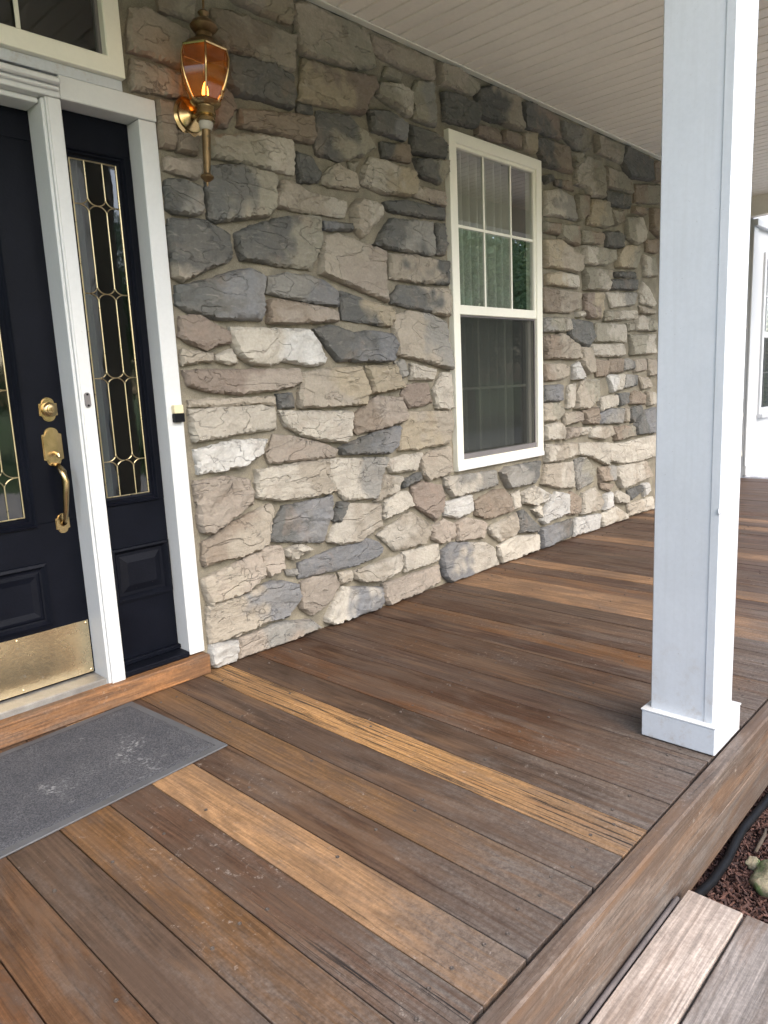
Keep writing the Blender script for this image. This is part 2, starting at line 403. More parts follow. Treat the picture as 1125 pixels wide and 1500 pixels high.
# ---------------------------------------------------------------- porch floor: separate boards
floor = bpy.data.objects.new('porch_floor', None); COL.objects.link(floor); floor['kind'] = 'structure'
DK = (.088, .056, .040); GB = (.125, .095, .078); GO = (.215, .125, .062); BR = (.150, .085, .048); PB = (.110, .075, .062)
seams = {-3: .098, -2: .237, -1: .377, 0: .515, 1: .653, 2: .797, 3: .931, 4: 1.077, 5: 1.216, 6: 1.347, 7: 1.489, 8: 1.625, 9: 1.770, 10: 1.905,
         11: 2.05, 12: 2.19, 13: 2.335, 14: 2.48, 15: 2.60, 16: 2.742}
kx = [seams[k] for k in sorted(seams)]
while kx[-1] < END-.15: kx.append(kx[-1]+.1402)
kx.append(END)
while kx[0] > -1.4: kx.insert(0, kx[0]-.1395)
special = {.237: ((.22, .125, .07), .3), .377: ((.165, .102, .062), .35), .515: ((.125, .098, .082), .1), .653: ((.215, .135, .070), .3),
           .797: ((.150, .100, .075), .45), .931: ((.37, .225, .115), .35), 1.077: ((.095, .062, .046), .1), 1.216: ((.205, .140, .082), .35),
           1.347: ((.108, .082, .070), .15), 1.489: ((.46, .27, .115), 1.0), 1.625: ((.100, .072, .056), .1), 1.77: ((.160, .090, .050), .4),
           1.905: ((.100, .058, .038), .2), 2.05: ((.105, .074, .062), .15), 2.19: ((.155, .100, .066), .6), 2.335: ((.125, .080, .055), .2),
           2.48: ((.085, .050, .036), .1), 2.60: ((.190, .105, .045), .3)}
bright = [3.20, 3.34, 3.79, 4.70, 5.42, 5.72]
boards = []
Y1 = -1.824
for i in range(len(kx)-1):
    x0, x1 = kx[i], kx[i+1]; w = x1-x0-.0032; mb = MB()
    zt = rnd.uniform(-.0015, .0012)
    mb.box(0, w, Y1+rnd.uniform(0, .006), .03, -.030+zt, zt, .0012)
    o = obj('floor_board', mb, 'wood', floor, False)
    o.location = (x0+.002, 0, 0)
    key = round(x0, 3); cfg = special.get(key)
    if not cfg:
        cfg = (rnd.choice([DK, GB, PB, BR, (.14, .095, .068), (.10, .078, .066)]), rnd.choice([.1, .2, .35]))
        for bx in bright:
            if x0 <= bx < x1: cfg = ((.31, .19, .105), .5)
            elif abs(x0-bx) < .17 and rnd.random() < .4: cfg = ((.21, .125, .07), .3)
    j = rnd.uniform(.93, 1.07)
    F_ = (.62, .51, .41) if cfg[0][0] < .3 else (.84, .80, .76)
    o.color = (*[c*j*f_ for c, f_ in zip(cfg[0], F_)], cfg[1]); boards.append((x0, x1))
# joists and dark underside
mb = MB()
for y in (-1.70, -1.3, -.9, -.5, -.1): mb.box(-1.4, END, y-.02, y+.02, -.20, -.034)
obj('joist', mb, 'rail_wood', floor)
sc = MB()
for (x0, x1) in boards:
    if x0 > 5.5: break
    for y in (-1.735, -1.30, -.88, -.47, -.12):
        for x in (x0+.028, x1-.03):
            if y > -1.7 and rnd.random() < .35: continue
            x += rnd.uniform(-.006, .006); yy = y+rnd.uniform(-.02, .02)
            sc.lathe([(.0046, -.003), (.0046, .0020), (.0032, .0024), (.0012, .0008)], (x, yy, 0), n=10)
s_ = obj('screw', sc, 'screw_metal', floor, True); s_['kind'] = 'stuff'
# edge trim: upper fascia board and recessed lower board
def rail(name, y0, y1, z0, z1, col, al, parent, x0=-1.4, x1=END, b=.005):
    mb = MB(); n = 60
    # runs along X: built along local Y then turned, so the grain follows the board
    L = x1-x0; mb.box(y0, y1, -L/2, L/2, z0, z1, b)
    me = mb.mesh(name, 'rail_wood'); o = bpy.data.objects.new(name, me); COL.objects.link(o); o.parent = parent
    o.rotation_euler = (0, 0, R(90)); o.location = ((x0+x1)/2, 0, 0)
    # rotate +90: local x -> world y, local y -> -world x
    o.color = (*col, al); return o
rail('fascia_board', -1.872, -1.829, -.134, .004, (.15, .118, .096), .4, floor)
rail('skirt_board', -1.868, -1.832, -.262, -.138, (.14, .12, .105), .2, floor, b=.003)
rail('ledger_board', -1.80, -1.77, -.30, -.04, (.08, .06, .05), .1, floor)

# ---------------------------------------------------------------- stone wall
WX0, WX1, WZ = -1.5, 8.035, 2.752
wall = thing('stone_wall', (3.2, 0, 0), 'fieldstone porch wall of tan, cream and slate-grey stones in olive mortar', 'wall')
WIN = (3.226, 4.135, .63, 2.427)
def mortar_rect(mb, x0, x1, z0, z1):
    nx_ = max(1, int((x1-x0)/.035)); nz_ = max(1, int((z1-z0)/.035)); o = len(mb.v)
    for i in range(nx_+1):
        for k in range(nz_+1):
            x = x0+(x1-x0)*i/nx_; z = z0+(z1-z0)*k/nz_
            mb.v.append((x, .014+.010*noise.noise(Vector((x*9, 0, z*9)))+.004*noise.noise(Vector((x*31, 5, z*31))), z))
    mb.f += [(o+i*(nz_+1)+k, o+(i+1)*(nz_+1)+k, o+(i+1)*(nz_+1)+k+1, o+i*(nz_+1)+k+1) for i in range(nx_) for k in range(nz_)]
mb = MB()
mortar_rect(mb, 1.52, WIN[0]+.03, 0, WZ); mortar_rect(mb, WIN[0]+.03, WIN[1]-.03, 0, WIN[2]+.02); mortar_rect(mb, WIN[0]+.03, WIN[1]-.03, WIN[3]-.02, WZ)
mortar_rect(mb, WIN[1]-.03, WX1, 0, WZ); mortar_rect(mb, 1.40, 1.52, 2.15, WZ); mortar_rect(mb, -.07, 1.40, 2.50, WZ); mortar_rect(mb, WX0, -.07, 0, WZ)
obj('mortar', mb, 'mortar', wall, 'all', (3.2, 0, 0))
mb = MB(); mb.box(WX0, -.30, .06, .25, -.3, WZ); mb.box(-.30, 1.60, .20, .25, 2.2, WZ); mb.box(1.60, 3.26, .06, .25, -.3, WZ)
mb.box(4.10, WX1, .06, .25, -.3, WZ); mb.box(3.26, 4.10, .06, .25, -.3, .64); mb.box(3.26, 4.10, .06, .25, 2.42, WZ)
obj('backing', mb, 'room', wall, False, (3.2, 0, 0))
PAL = dict(T=(.315, .282, .228), L=(.395, .368, .312), W=(.45, .445, .42), G=(.108, .110, .105), S=(.170, .174, .178), M=(.225, .220, .200),
           B=(.225, .186, .145), P=(.290, .253, .210), R=(.210, .172, .142), Y=(.325, .282, .205), O=(.252, .238, .190))
def inside(p, poly):
    c = False; j = len(poly)-1
    for i in range(len(poly)):
        a, b = poly[i], poly[j]
        if (a[1] > p[1]) != (b[1] > p[1]) and p[0] < (b[0]-a[0])*(p[1]-a[1])/(b[1]-a[1])+a[0]: c = not c
        j = i
    return c
def edge_d(p, poly):
    best = 9
    for i in range(len(poly)):
        ax, az = poly[i-1]; bx, bz = poly[i]; dx, dz = bx-ax, bz-az; L = dx*dx+dz*dz or 1e-9
        t = max(0, min(1, ((p[0]-ax)*dx+(p[1]-az)*dz)/L)); best = min(best, math.hypot(p[0]-ax-t*dx, p[1]-az-t*dz))
    return best
def stone(code, pts, parent, step=.0095, mb_into=None):
    horiz = '/' in code; cs = code.replace('/', ''); A = PAL[cs[0]]; B = PAL[cs[-1]]
    sd_ = rnd.uniform(0, 900)
    # keep clear of the door casing and the window casing
    q = []
    for x, z in pts:
        if z < 2.168: x = max(x, 1.536)
        else: x = max(x, 1.428)
        if WIN[2]-.01 < z < WIN[3]+.01 and WIN[0]-.008 < x < WIN[0]+.2: x = WIN[0]-.010
        if WIN[2]-.01 < z < WIN[3]+.01 and WIN[1]-.2 < x < WIN[1]+.008: x = WIN[1]+.010
        q.append((x, z))
    # joints run tight: stones reach a few millimetres into them
    ar = sum(q[i-1][0]*q[i][1]-q[i][0]*q[i-1][1] for i in range(len(q))); sg = 1 if ar > 0 else -1; g2 = []
    for i in range(len(q)):
        (ax, az), (bx, bz), (cx_, cz_) = q[i-1], q[i], q[(i+1) % len(q)]
        n1 = Vector((bz-az, ax-bx)); n2 = Vector((cz_-bz, bx-cx_)); n1.normalize(); n2.normalize(); nn = n1+n2
        if nn.length > .4: nn = nn.normalized()*.0045*sg; g2.append((max(bx+nn.x, 1.534 if bz < 2.168 else 1.42), bz+nn.y))
        else: g2.append((bx, bz))
    q = g2
    # soften corners, roughen the outline
    out = []
    n = len(q)
    for i in range(n):
        a, b, c = q[i-1], q[i], q[(i+1) % n]
        la = math.hypot(a[0]-b[0], a[1]-b[1]); lc = math.hypot(c[0]-b[0], c[1]-b[1]); r = min(.004, la*.2, lc*.2)
        if la < 1e-4 or lc < 1e-4: continue
        p1 = (b[0]+(a[0]-b[0])/la*r, b[1]+(a[1]-b[1])/la*r); p2 = (b[0]+(c[0]-b[0])/lc*r, b[1]+(c[1]-b[1])/lc*r)
        out += [p1, ((p1[0]+p2[0])/4+b[0]/2, (p1[1]+p2[1])/4+b[1]/2), p2]
    P = []
    for i in range(len(out)):
        a, b = out[i], out[(i+1) % len(out)]; L = math.hypot(b[0]-a[0], b[1]-a[1]); k = max(1, int(L/step))
        for t in range(k):
            x = a[0]+(b[0]-a[0])*t/k; z = a[1]+(b[1]-a[1])*t/k
            d = noise.noise(Vector((x*28, sd_, z*28)))*.006+noise.noise(Vector((x*95, sd_, z*95)))*.0045
            P.append((x+d, max(.003, min(WZ-.006, z-d*.8))))
    xs = [p[0] for p in P]; zs = [p[1] for p in P]; x0, x1, z0, z1 = min(xs), max(xs), min(zs), max(zs)
    cx, cz = (x0+x1)/2, (z0+z1)/2
    V = list(P); nb = len(P); x = x0
    while x < x1:
        z = z0
        while z < z1:
            p = (x+rnd.uniform(-.3, .3)*step, z+rnd.uniform(-.3, .3)*step)
            if inside(p, P) and edge_d(p, P) > step*.55: V.append(p)
            z += step
        x += step
    r = geometry.delaunay_2d_cdt([Vector(p) for p in V], [(i, (i+1) % nb) for i in range(nb)], [tuple(range(nb))], 1, 1e-5)
    ov, oe, of, orig = r[0], r[1], r[2], r[3]
    top = rnd.uniform(.014, .032) if max(x1-x0, z1-z0) > .09 else rnd.uniform(.006, .016)
    tilt = rnd.uniform(.02, .10); tx = rnd.uniform(-.05, .05)
    rug = rnd.choice((.5, .8, 1.1, 1.5)); ang = rnd.uniform(-.7, .7); fy = rnd.uniform(7, 13); ca, sa = math.cos(ang), math.sin(ang)
    v3 = []; cols = []
    for p in ov:
        x, z = p; u = (x-cx)*ca+(z-cz)*sa; w = -(x-cx)*sa+(z-cz)*ca
        e = min(1, edge_d((x, z), P)/.006); e = e*(2-e)
        h = top+(cz-z)*tilt+(x-cx)*tx
        h += rug*(.0045*noise.noise(Vector((u*10, sd_, w*18)))+.0042*noise.noise(Vector((u*34, sd_+9, w*52))))
        s1 = noise.noise(Vector((u*3.2, sd_+4, w*fy)))*2.2; h += rug*.0085*(math.floor(s1)+min(1, (s1-math.floor(s1))*5))/1.6   # split ledges
        h = max(h, .002)
        y = .016-(h+.014)*(.62+.38*e)
        v3.append((x, y, z))
        t = ((z1-z)/(z1-z0+1e-6)) if horiz else (x-x0)/(x1-x0+1e-6)
        t += noise.noise(Vector((x*7, sd_, z*7)))*.55+noise.noise(Vector((x*22, sd_, z*22)))*.22
        t = max(0, min(1, (t-.42)/.24)) if A != B else max(0, min(1, noise.noise(Vector((x*9, sd_, z*9)))*1.3))*.35
        Bc = B if A != B else tuple(c*.72 for c in A)
        cols.append([A[i]*(1-t)+Bc[i]*t for i in range(3)])
    nb2 = len(v3); F = [tuple(f) for f in of]
    # side wall from boundary edges
    cnt = {}
    for f in F:
        for i in range(len(f)):
            e = (f[i], f[(i+1) % len(f)]); cnt[e] = cnt.get(e, 0)+1
    bd = [e for e in cnt if (e[1], e[0]) not in cnt]; back = {}
    for e in bd:
        for i in e:
            if i not in back:
                back[i] = len(v3); x, y, z = v3[i]; v3.append((x, .034, z)); cols.append([c*.85 for c in cols[i]])
    for a, b in bd: F.append((b, a, back[a], back[b]))
    jit = rnd.uniform(.88, 1.1)
    if mb_into is not None:
        mb_into.add(v3, F); mb_into.c += [[c*jit for c in cc] for cc in cols]; return
    o3 = (cx, 0, cz); mb = MB(); mb.add([(x-cx, y, z-cz) for x, y, z in v3], F)
    me = bpy.data.meshes.new('stone'); me.from_pydata(mb.v, [], mb.f); me.materials.append(M['stone'])
    ca_ = me.color_attributes.new('Col', 'FLOAT_COLOR', 'POINT')
    for i, c in enumerate(cols): ca_.data[i].color = (c[0]*jit, c[1]*jit, c[2]*jit, 1)
    import bmesh
    bm = bmesh.new(); bm.from_mesh(me); bmesh.ops.recalc_face_normals(bm, faces=bm.faces); bm.to_mesh(me); bm.free()
    for p in me.polygons: p.use_smooth = True
    me.set_sharp_from_angle(angle=R(33))
    o = bpy.data.objects.new('stone', me); COL.objects.link(o); o.parent = parent; o.location = (cx-3.2, 0, cz)
STONES = """P 1467,2461 1531,2481 1605,2468 1694,2452 1656,2317 1541,2324 1441,2319
BT 1583,2558 1733,2607 1721,2497 1675,2493 1581,2491
P 1453,2292 1554,2296 1642,2293 1649,2274 1640,2220 1611,2209 1522,2202 1437,2195
B 1541,2179 1609,2190 1608,2082 1591,2027 1540,2022 1538,2105
B 1615,2093 1680,2098 1697,2090 1690,2026 1608,2020
BT 1812,2566 1939,2586 2080,2588 2223,2585 2203,2441 2066,2437 1860,2430 1808,2466
TY 1850,2642 2186,2742 2206,2687 2205,2635 2181,2612 2083,2619 1930,2624
G 1866,2424 2066,2435 2193,2418 2194,2338 2167,2290 2053,2293 1896,2280 1849,2318
R 1840,2296 1876,2275 1892,2234 1832,2151 1787,2137 1772,2173 1803,2239
B 1908,2232 2056,2255 2288,2283 2287,2178 2194,2171 2041,2171 1898,2165
OL 1759,2102 1862,2127 1963,2147 2165,2177 2174,2113 2159,2029 2043,2031 1885,2030 1751,2027
P 1545,1987 1706,2009 1704,1960 1669,1934 1543,1947
GM 1542,1907 1614,1921 1690,1908 1692,1869 1690,1819 1667,1801 1572,1796 1534,1808
GO 1744,1991 1898,2022 2055,2012 2043,1876 2004,1838 1898,1820 1745,1785 1718,1797 1713,1897
TL 2104,1993 2157,2001 2246,1968 2477,1966 2479,1928 2446,1891 2240,1888 2058,1883 2052,1899
G/T 1541,1775 1696,1790 1812,1747 1809,1653 1702,1608 1575,1550 1542,1565 1534,1653
GO 1842,1755 1895,1782 2076,1842 2250,1875 2315,1874 2301,1754 2235,1646 2022,1649 1856,1657 1846,1698
GS 1549,1531 1704,1567 1817,1606 1900,1623 1960,1600 1950,1523 1929,1417 1860,1420 1714,1416 1587,1442 1542,1466
MS 1992,1597 2101,1619 2209,1618 2313,1602 2390,1559 2381,1495 2200,1507 1975,1530
BP 1972,1496 2010,1509 2199,1495 2345,1478 2374,1461 2367,1427 2192,1416 1971,1407
R 1553,1423 1640,1429 1706,1394 1768,1369 1770,1326 1710,1315 1658,1296 1592,1319 1544,1345
T 1548,1299 1682,1283 1682,1256 1603,1249 1542,1240
L 1700,1272 1774,1302 1796,1250 1775,1239 1704,1254
LW 1779,1386 2190,1386 2249,1325 2277,1258 2258,1234 2184,1229 2038,1254 1970,1234 1877,1238 1812,1272 1777,1332
RP 1548,1216 1707,1219 2135,1214 2139,1164 2090,1141 1983,1130 1797,1118 1641,1137 1558,1164
T 1558,1106 1980,1098 1980,1063 1912,1078 1699,1075 1555,1083
L 1557,1069 1904,1067 1979,1052 1975,964 1761,957 1565,944 1556,1006
G 1992,1110 2079,1112 2085,1046 1998,1051
TY 2150,1199 2278,1212 2521,1221 2564,1099 2527,1042 2264,1042 2113,1047 2117,1098
L 1997,1039 2262,1021 2428,1011 2405,893 2376,869 2251,887 2118,923 2029,972
W 1565,909 1745,931 1920,924 1886,872 1796,826 1667,815 1570,813
P 1965,935 2071,921 2250,871 2321,842 2301,809 2245,811 1924,818 1913,857
LT 1853,794 2021,801 2232,803 2235,736 2289,658 2279,647 2127,642 1969,650 1839,681
P 1552,785 1697,789 1818,760 1826,662 1692,607 1596,567 1559,582 1556,647 1549,731
BT 1560,534 1690,585 1909,644 1921,618 1878,473 1745,440 1663,451 1563,437 1554,468
GS 1888,496 1923,557 1990,619 2158,622 2278,627 2266,531 2201,418 1953,468 1893,479
P 1833,464 1951,447 1968,419 1958,352 1872,327 1840,383
L 1977,429 2076,429 2131,399 2023,370 1978,398
M 1972,330 2042,318 2044,292 1985,305
S 2057,343 2153,356 2298,373 2489,380 2570,348 2598,314 2581,282 2404,262 2180,271 2047,275
TP 1542,385 1831,446 1851,344 1745,290 1566,275 1552,325
TS 1559,266 1729,276 1892,298 1967,280 2037,251 2027,189 1954,124 1847,131 1692,110 1550,113 1549,204
P 2061,252 2128,263 2265,242 2288,186 2202,118 2105,87 2043,133 2039,186
PM 1694,91 1920,101 2095,66 2147,19 1951,6 1688,6
W 1553,109 1686,87 1667,6 1565,6 1544,28
LS 2189,54 2305,175 2569,112 2565,40 2542,10 2405,10 2229,12 2187,34
T 2292,246 2375,241 2380,191 2297,190
GS 2230,1390 2331,1405 2365,1405 2477,1377 2599,1389 2734,1375 2771,1322 2725,1242 2361,1248 2298,1313
Y 2535,1221 2755,1224 2810,1111 2568,1086 2563,1145
M 2756,1241 2829,1251 2856,1171 2813,1159
L 2875,1233 3090,1195 3053,1145 2865,1150
R 2831,1124 3006,1129 3023,1024 2856,1004 2797,1076
TM 2756,1408 2781,1469 2875,1492 3048,1485 3173,1447 3187,1382 3208,1193 3001,1239 2768,1275 2772,1342
L 3136,1180 3213,1178 3210,985 3173,979 3079,992 3050,1088
BP 2449,994 2625,1077 2806,1055 2831,949 2644,914 2461,901 2436,943
GS 2348,846 2624,909 2766,919 2739,823 2676,788 2354,813
YT 2788,924 2855,983 3197,971 3200,903 3164,792 2898,787 2758,794
T 2198,807 2262,803 2259,720 2226,737
LM 2274,802 2674,767 2619,690 2561,573 2356,596 2298,664 2261,746
L 2674,760 2930,766 2880,680 2689,689 2661,720
T 2928,733 3009,762 3176,776 3181,630 2978,610 2935,652
TL 2628,682 2771,658 2724,585 2560,556 2584,618
G 2770,636 2913,662 2916,625 2778,596
L 2634,542 2724,578 2809,574 2847,495 2717,472 2623,459
R 2842,591 2943,607 3104,563 3113,486 3085,428 3035,379 2858,493
LT 2372,574 2608,538 2601,427 2441,379 2321,385 2239,411 2245,436 2313,510
G 2315,589 2373,584 2312,497 2277,506
LT 2573,383 2823,462 2987,360 2924,273 2694,277
P 2998,351 3107,378 3210,329 3200,252 3064,246 3000,281
L 2756,253 3040,250 3047,156 2918,152 2761,148
TL 2388,231 2745,248 2730,170 2572,147 2464,162 2399,194
P 2590,121 3058,122 3053,28 2864,11 2614,9 2587,64
SL 3078,200 3183,226 3490,167 3572,123 3622,6 3403,6 3140,6 3091,52 3066,157
LM 3114,607 3612,591 3621,503 3445,492 3185,492 3127,561
MG 3659,575 3721,596 4115,596 4086,502 4057,460 3742,465
W 3102,468 3366,476 3379,379 3231,363 3108,396
B 3398,431 3596,471 3705,463 3778,396 3763,319 3531,307 3406,348
L 3778,417 3869,434 3873,331 3776,328
LW 3881,410 4043,440 4225,362 4167,324 4041,313 3893,350
P 3219,332 3306,351 3472,303 3506,283 3469,206 3225,228
LT 3517,253 3839,292 3850,195 3823,155 3645,144 3539,214
G 3859,296 3918,302 4080,169 4065,134 3849,169
L 3620,120 3810,150 4093,106 4077,16 3666,6 3630,61
SG 4107,142 4545,138 4529,26 4311,18 4127,10
L 4013,287 4110,302 4095,221
W 4119,199 4163,269 4310,364 4471,326 4454,200 4154,170
W 4575,139 4941,112 4910,6 4546,13
BT 4163,1214 4422,1211 4497,1187 4482,1135 4362,1111 4190,1108
W 4543,1202 4622,1224 4686,1107 4543,1103
T 4669,1270 4645,1321 4799,1322 4834,1150 4751,1136 4670,1200
B 4833,1238 5076,1228 5025,1122 4885,1117
B 5085,1236 5288,1243 5281,1142 5078,1142
MG 5298,1226 5374,1242 5493,1216 5495,1164 5300,1154
WL 5042,1122 5320,1124 5265,1015 5116,1000
MG 5320,1124 5537,1111 5519,1033 5265,1020
T 5578,1101 5746,1088 5814,1014 5643,1002
GS 4147,1077 4399,1076 4405,970 4146,975
L 4482,1066 4590,1078 4543,918 4466,914
TO 4670,1099 4920,1100 4904,947 4719,900 4574,908 4590,1016
L 4921,971 5191,976 5192,900 4931,872
G 5209,984 5421,984 5403,906 5249,892
B 5441,974 5541,997 5687,955 5669,884 5423,897
TL 5707,981 5881,966 5886,873 5755,866
TO 4145,961 4361,957 4420,901 4330,846 4158,850
TP 4405,887 4638,881 4654,817 4419,802
B 4670,887 4887,899 4906,775 4703,797
SM 4923,848 5082,880 5307,868 5271,758 4941,781
T 5326,858 5384,881 5397,758 5328,771
G 5414,862 5627,877 5650,831 5467,749 5426,782
GS 5650,822 5887,845 5896,640 5531,650 5508,724
LT 4157,820 4359,829 4419,779 4404,710 4170,727
PL 4465,783 4803,766 4753,721 4434,708
LT 4803,758 5084,754 5085,686 4942,665 4787,694
BO 5121,743 5468,727 5491,645 5179,636
LT 4162,694 4566,673 4582,584 4357,572 4175,580
L 4598,670 5086,627 5052,459 4805,545 4606,590
L 5086,618 5313,607 5325,526 5278,452 5088,490
L 5332,605 5897,621 5904,450 5600,435 5336,445
TL 4175,565 4558,539 4566,361 4356,381 4137,441
MO 4574,553 4720,562 4857,456 4823,368 4622,337 4574,449
BM 4927,457 5164,447 5147,336 4946,353
B 4946,344 5166,307 5092,264 4964,299
LT 5202,434 5729,421 5821,288 5282,256 5184,366
G 5402,222 5649,235 5673,185 5444,143
W 5666,242 5790,235 5804,167 5696,134
B 4463,319 4526,334 4639,277 4622,173 4478,180
LT 4688,303 4875,319 5002,190 4912,144 4655,155
W 5019,240 5111,253 5132,136 5002,130
L 5168,219 5244,244 5403,185 5404,121 5207,160
TL 5405,112 5874,109 5878,6 5427,17
LT 4967,101 5208,124 5407,29 5367,8 4986,6
YT 4188,1975 4355,2000 4575,1929 4660,1930 4645,1825 4560,1811 4339,1823 4200,1812
YL 4199,1770 4368,1793 4606,1793 4614,1708 4198,1708
BT 4170,1685 4637,1684 4622,1578 4499,1547 4196,1539 4169,1608
LO 4668,1989 4927,2003 5170,2008 5153,1935 4996,1891 4684,1873
OL 4692,1847 4928,1862 5067,1779 5060,1723 4700,1706
OT 4945,1856 5128,1874 5084,1811 5032,1788
RY 4716,1680 4999,1704 5000,1649 4932,1520 4749,1522 4701,1574
L 4590,1547 4685,1562 4685,1528 4590,1524
MO 4154,1503 4394,1511 4408,1416 4166,1418
L 4439,1505 4498,1514 4513,1433 4423,1423
G 4498,1507 4798,1493 4832,1393 4750,1322 4590,1359 4498,1410
OL 4865,1487 5330,1491 5352,1366 4849,1361
L 4799,1337 5295,1349 5316,1265 5148,1258 4817,1263
BT 4166,1383 4408,1408 4637,1336 4622,1244 4178,1247
LM 5034,1706 5517,1733 5461,1638 5106,1606
OL 4983,1577 5501,1598 5523,1539 5001,1507
G 5067,1795 5514,1833 5497,1749 5068,1732
G 5155,1856 5492,1882 5513,1842 5174,1826
YO 5171,1960 5260,2048 5526,2074 5547,2010 5453,1903 5190,1891
LO 5627,2018 5835,2019 5842,1873 5633,1858
L 5614,1815 5718,1787 5850,1673 5830,1637 5579,1660 5577,1736
T 5560,1634 5831,1619 5811,1583 5602,1584
LO 5503,1547 5603,1567 5835,1540 5838,1452 5506,1453
O 5348,1500 5465,1503 5466,1453 5369,1442
OL 5408,1418 5850,1425 5857,1282 5432,1265
OB 4683,2093 4959,2102 4960,2033 4668,2004
G 4993,2113 5203,2137 5277,2121 5242,2030 5012,2016
B 5664,2130 5872,2152 5877,2049 5667,2047
TP 5493,1230 5698,1238 5701,1149 5496,1135
T 5740,1237 5892,1236 5897,1109 5767,1103
OB 4177,2080 4356,2095 4355,2026 4176,2026
OB 4384,2092 4621,2113 4591,1979 4369,2006
LM 4206,2266 4372,2304 4561,2283 4591,2138 4370,2139 4204,2124
OB 4591,2302 4761,2326 4714,2182 4621,2141 4591,2202
YO 4809,2304 5024,2320 5060,2264 5078,2166 4993,2141 4730,2133
OB 5042,2269 5272,2292 5256,2211 5149,2175 5078,2212
OL 5310,2257 5598,2285 5682,2196 5644,2125 5486,2076 5333,2109
G 4187,2356 4275,2377 4302,2341 4207,2313
GB 4316,2357 4516,2375 4561,2318 4330,2325
LO 4576,2468 4728,2565 4920,2578 4971,2498 4956,2332 4761,2319 4713,2363 4576,2363
OM 4517,2548 4697,2581 4682,2515 4561,2473
TO 5004,2548 5284,2550 5416,2509 5418,2430 4989,2412
G 4989,2390 5399,2411 5383,2322 4991,2292
BO 5473,2502 5896,2567 5881,2422 5458,2372
BG 5439,2345 5696,2364 5637,2306 5441,2306
B 5737,2369 5904,2391 5915,2162 5764,2214
G 5316,2740 5722,2720 5729,2566 5340,2528 5247,2620
TO 4854,2724 5280,2733 5229,2602 4871,2613
MO 4417,2718 4774,2730 4759,2606 4576,2573 4431,2627
GB 4054,2540 4184,2572 4488,2577 4517,2423 4195,2410 4169,2439
B 5764,2711 5846,2725 5895,2584 5790,2576
GR 3967,2723 4041,2740 4355,2732 4388,2603 3964,2581
GT 3507,2688 3650,2736 3895,2729 3934,2560 3696,2555 3501,2542
RB 3500,2507 3722,2525 3734,2454 3485,2449
RB 3750,2523 3919,2542 3917,2459 3748,2464
TY 3948,2563 4098,2578 4081,2459 3946,2465
TO 3181,2732 3318,2742 3521,2712 3507,2667 3456,2642 3188,2638
G 3208,2604 3323,2618 3504,2605 3487,2484 3212,2461
G 2939,2385 3130,2385 3218,2343 3191,2271 2942,2259
PT 2692,2727 3116,2734 3133,2637 3031,2631 2769,2637 2705,2655
OM 3004,2605 3143,2627 3132,2418 2961,2414 2957,2513
TO 2218,2706 2303,2737 2665,2730 2700,2584 2600,2552 2255,2523 2223,2594
YR 2261,2509 2571,2522 2679,2538 2694,2494 2655,2456 2603,2362 2381,2348 2216,2332
O 2777,2609 2893,2609 2860,2564 2755,2562
OL 2715,2523 2859,2552 2948,2530 2931,2420 2804,2448 2702,2467
GS 2650,2390 2792,2415 2909,2385 2894,2307 2785,2304 2663,2304
G 2203,2319 2292,2328 2289,2289 2212,2283
GO 2322,2313 2514,2337 2616,2294 2686,2236 2590,2183 2447,2134 2308,2138 2299,2219
GB 2716,2266 2923,2293 2928,2206 2730,2202
O 2507,2133 2571,2156 2541,2109 2514,2110
LY 2586,2116 2645,2187 2937,2175 2959,2114 2929,2052 2719,2034 2572,2054
OT 2325,2050 2438,2121 2540,2097 2561,2023 2388,2014 2322,2016
G 2191,2127 2275,2120 2326,2062 2306,2019 2195,2002
GO 2961,2237 3220,2269 3205,2200 3151,2144 3009,2155
TL 2502,1949 2558,1986 2706,1982 2707,1926 2564,1817 2512,1848
TP 2959,2108 3201,2118 3191,2038 2951,2055
G 2726,1998 2866,2023 3202,2030 3193,1974 3031,1967 2762,1959
GM 2770,1928 3107,1950 3087,1781 2731,1784 2646,1795
G 3129,1946 3192,1953 3205,1851 3167,1788 3110,1793
SG 2326,1861 2505,1871 2494,1840 2331,1827
TP 2312,1796 2414,1813 2731,1771 2720,1532 2441,1598 2279,1635
TG 2740,1759 2934,1771 3212,1761 3206,1641 2947,1638 2742,1644
GT 2746,1559 2810,1616 3205,1619 3192,1476 2744,1527
GY 2403,1566 2544,1536 2757,1501 2759,1448 2727,1411 2536,1429 2411,1437"""
n_st = 0; traced = []
for line in STONES.strip().split('\n'):
    c, *pp = line.split(); pts = [tuple(int(v)/1000 for v in p.split(',')) for p in pp]
    stone(c, pts, wall); n_st += 1; traced.append(pts)
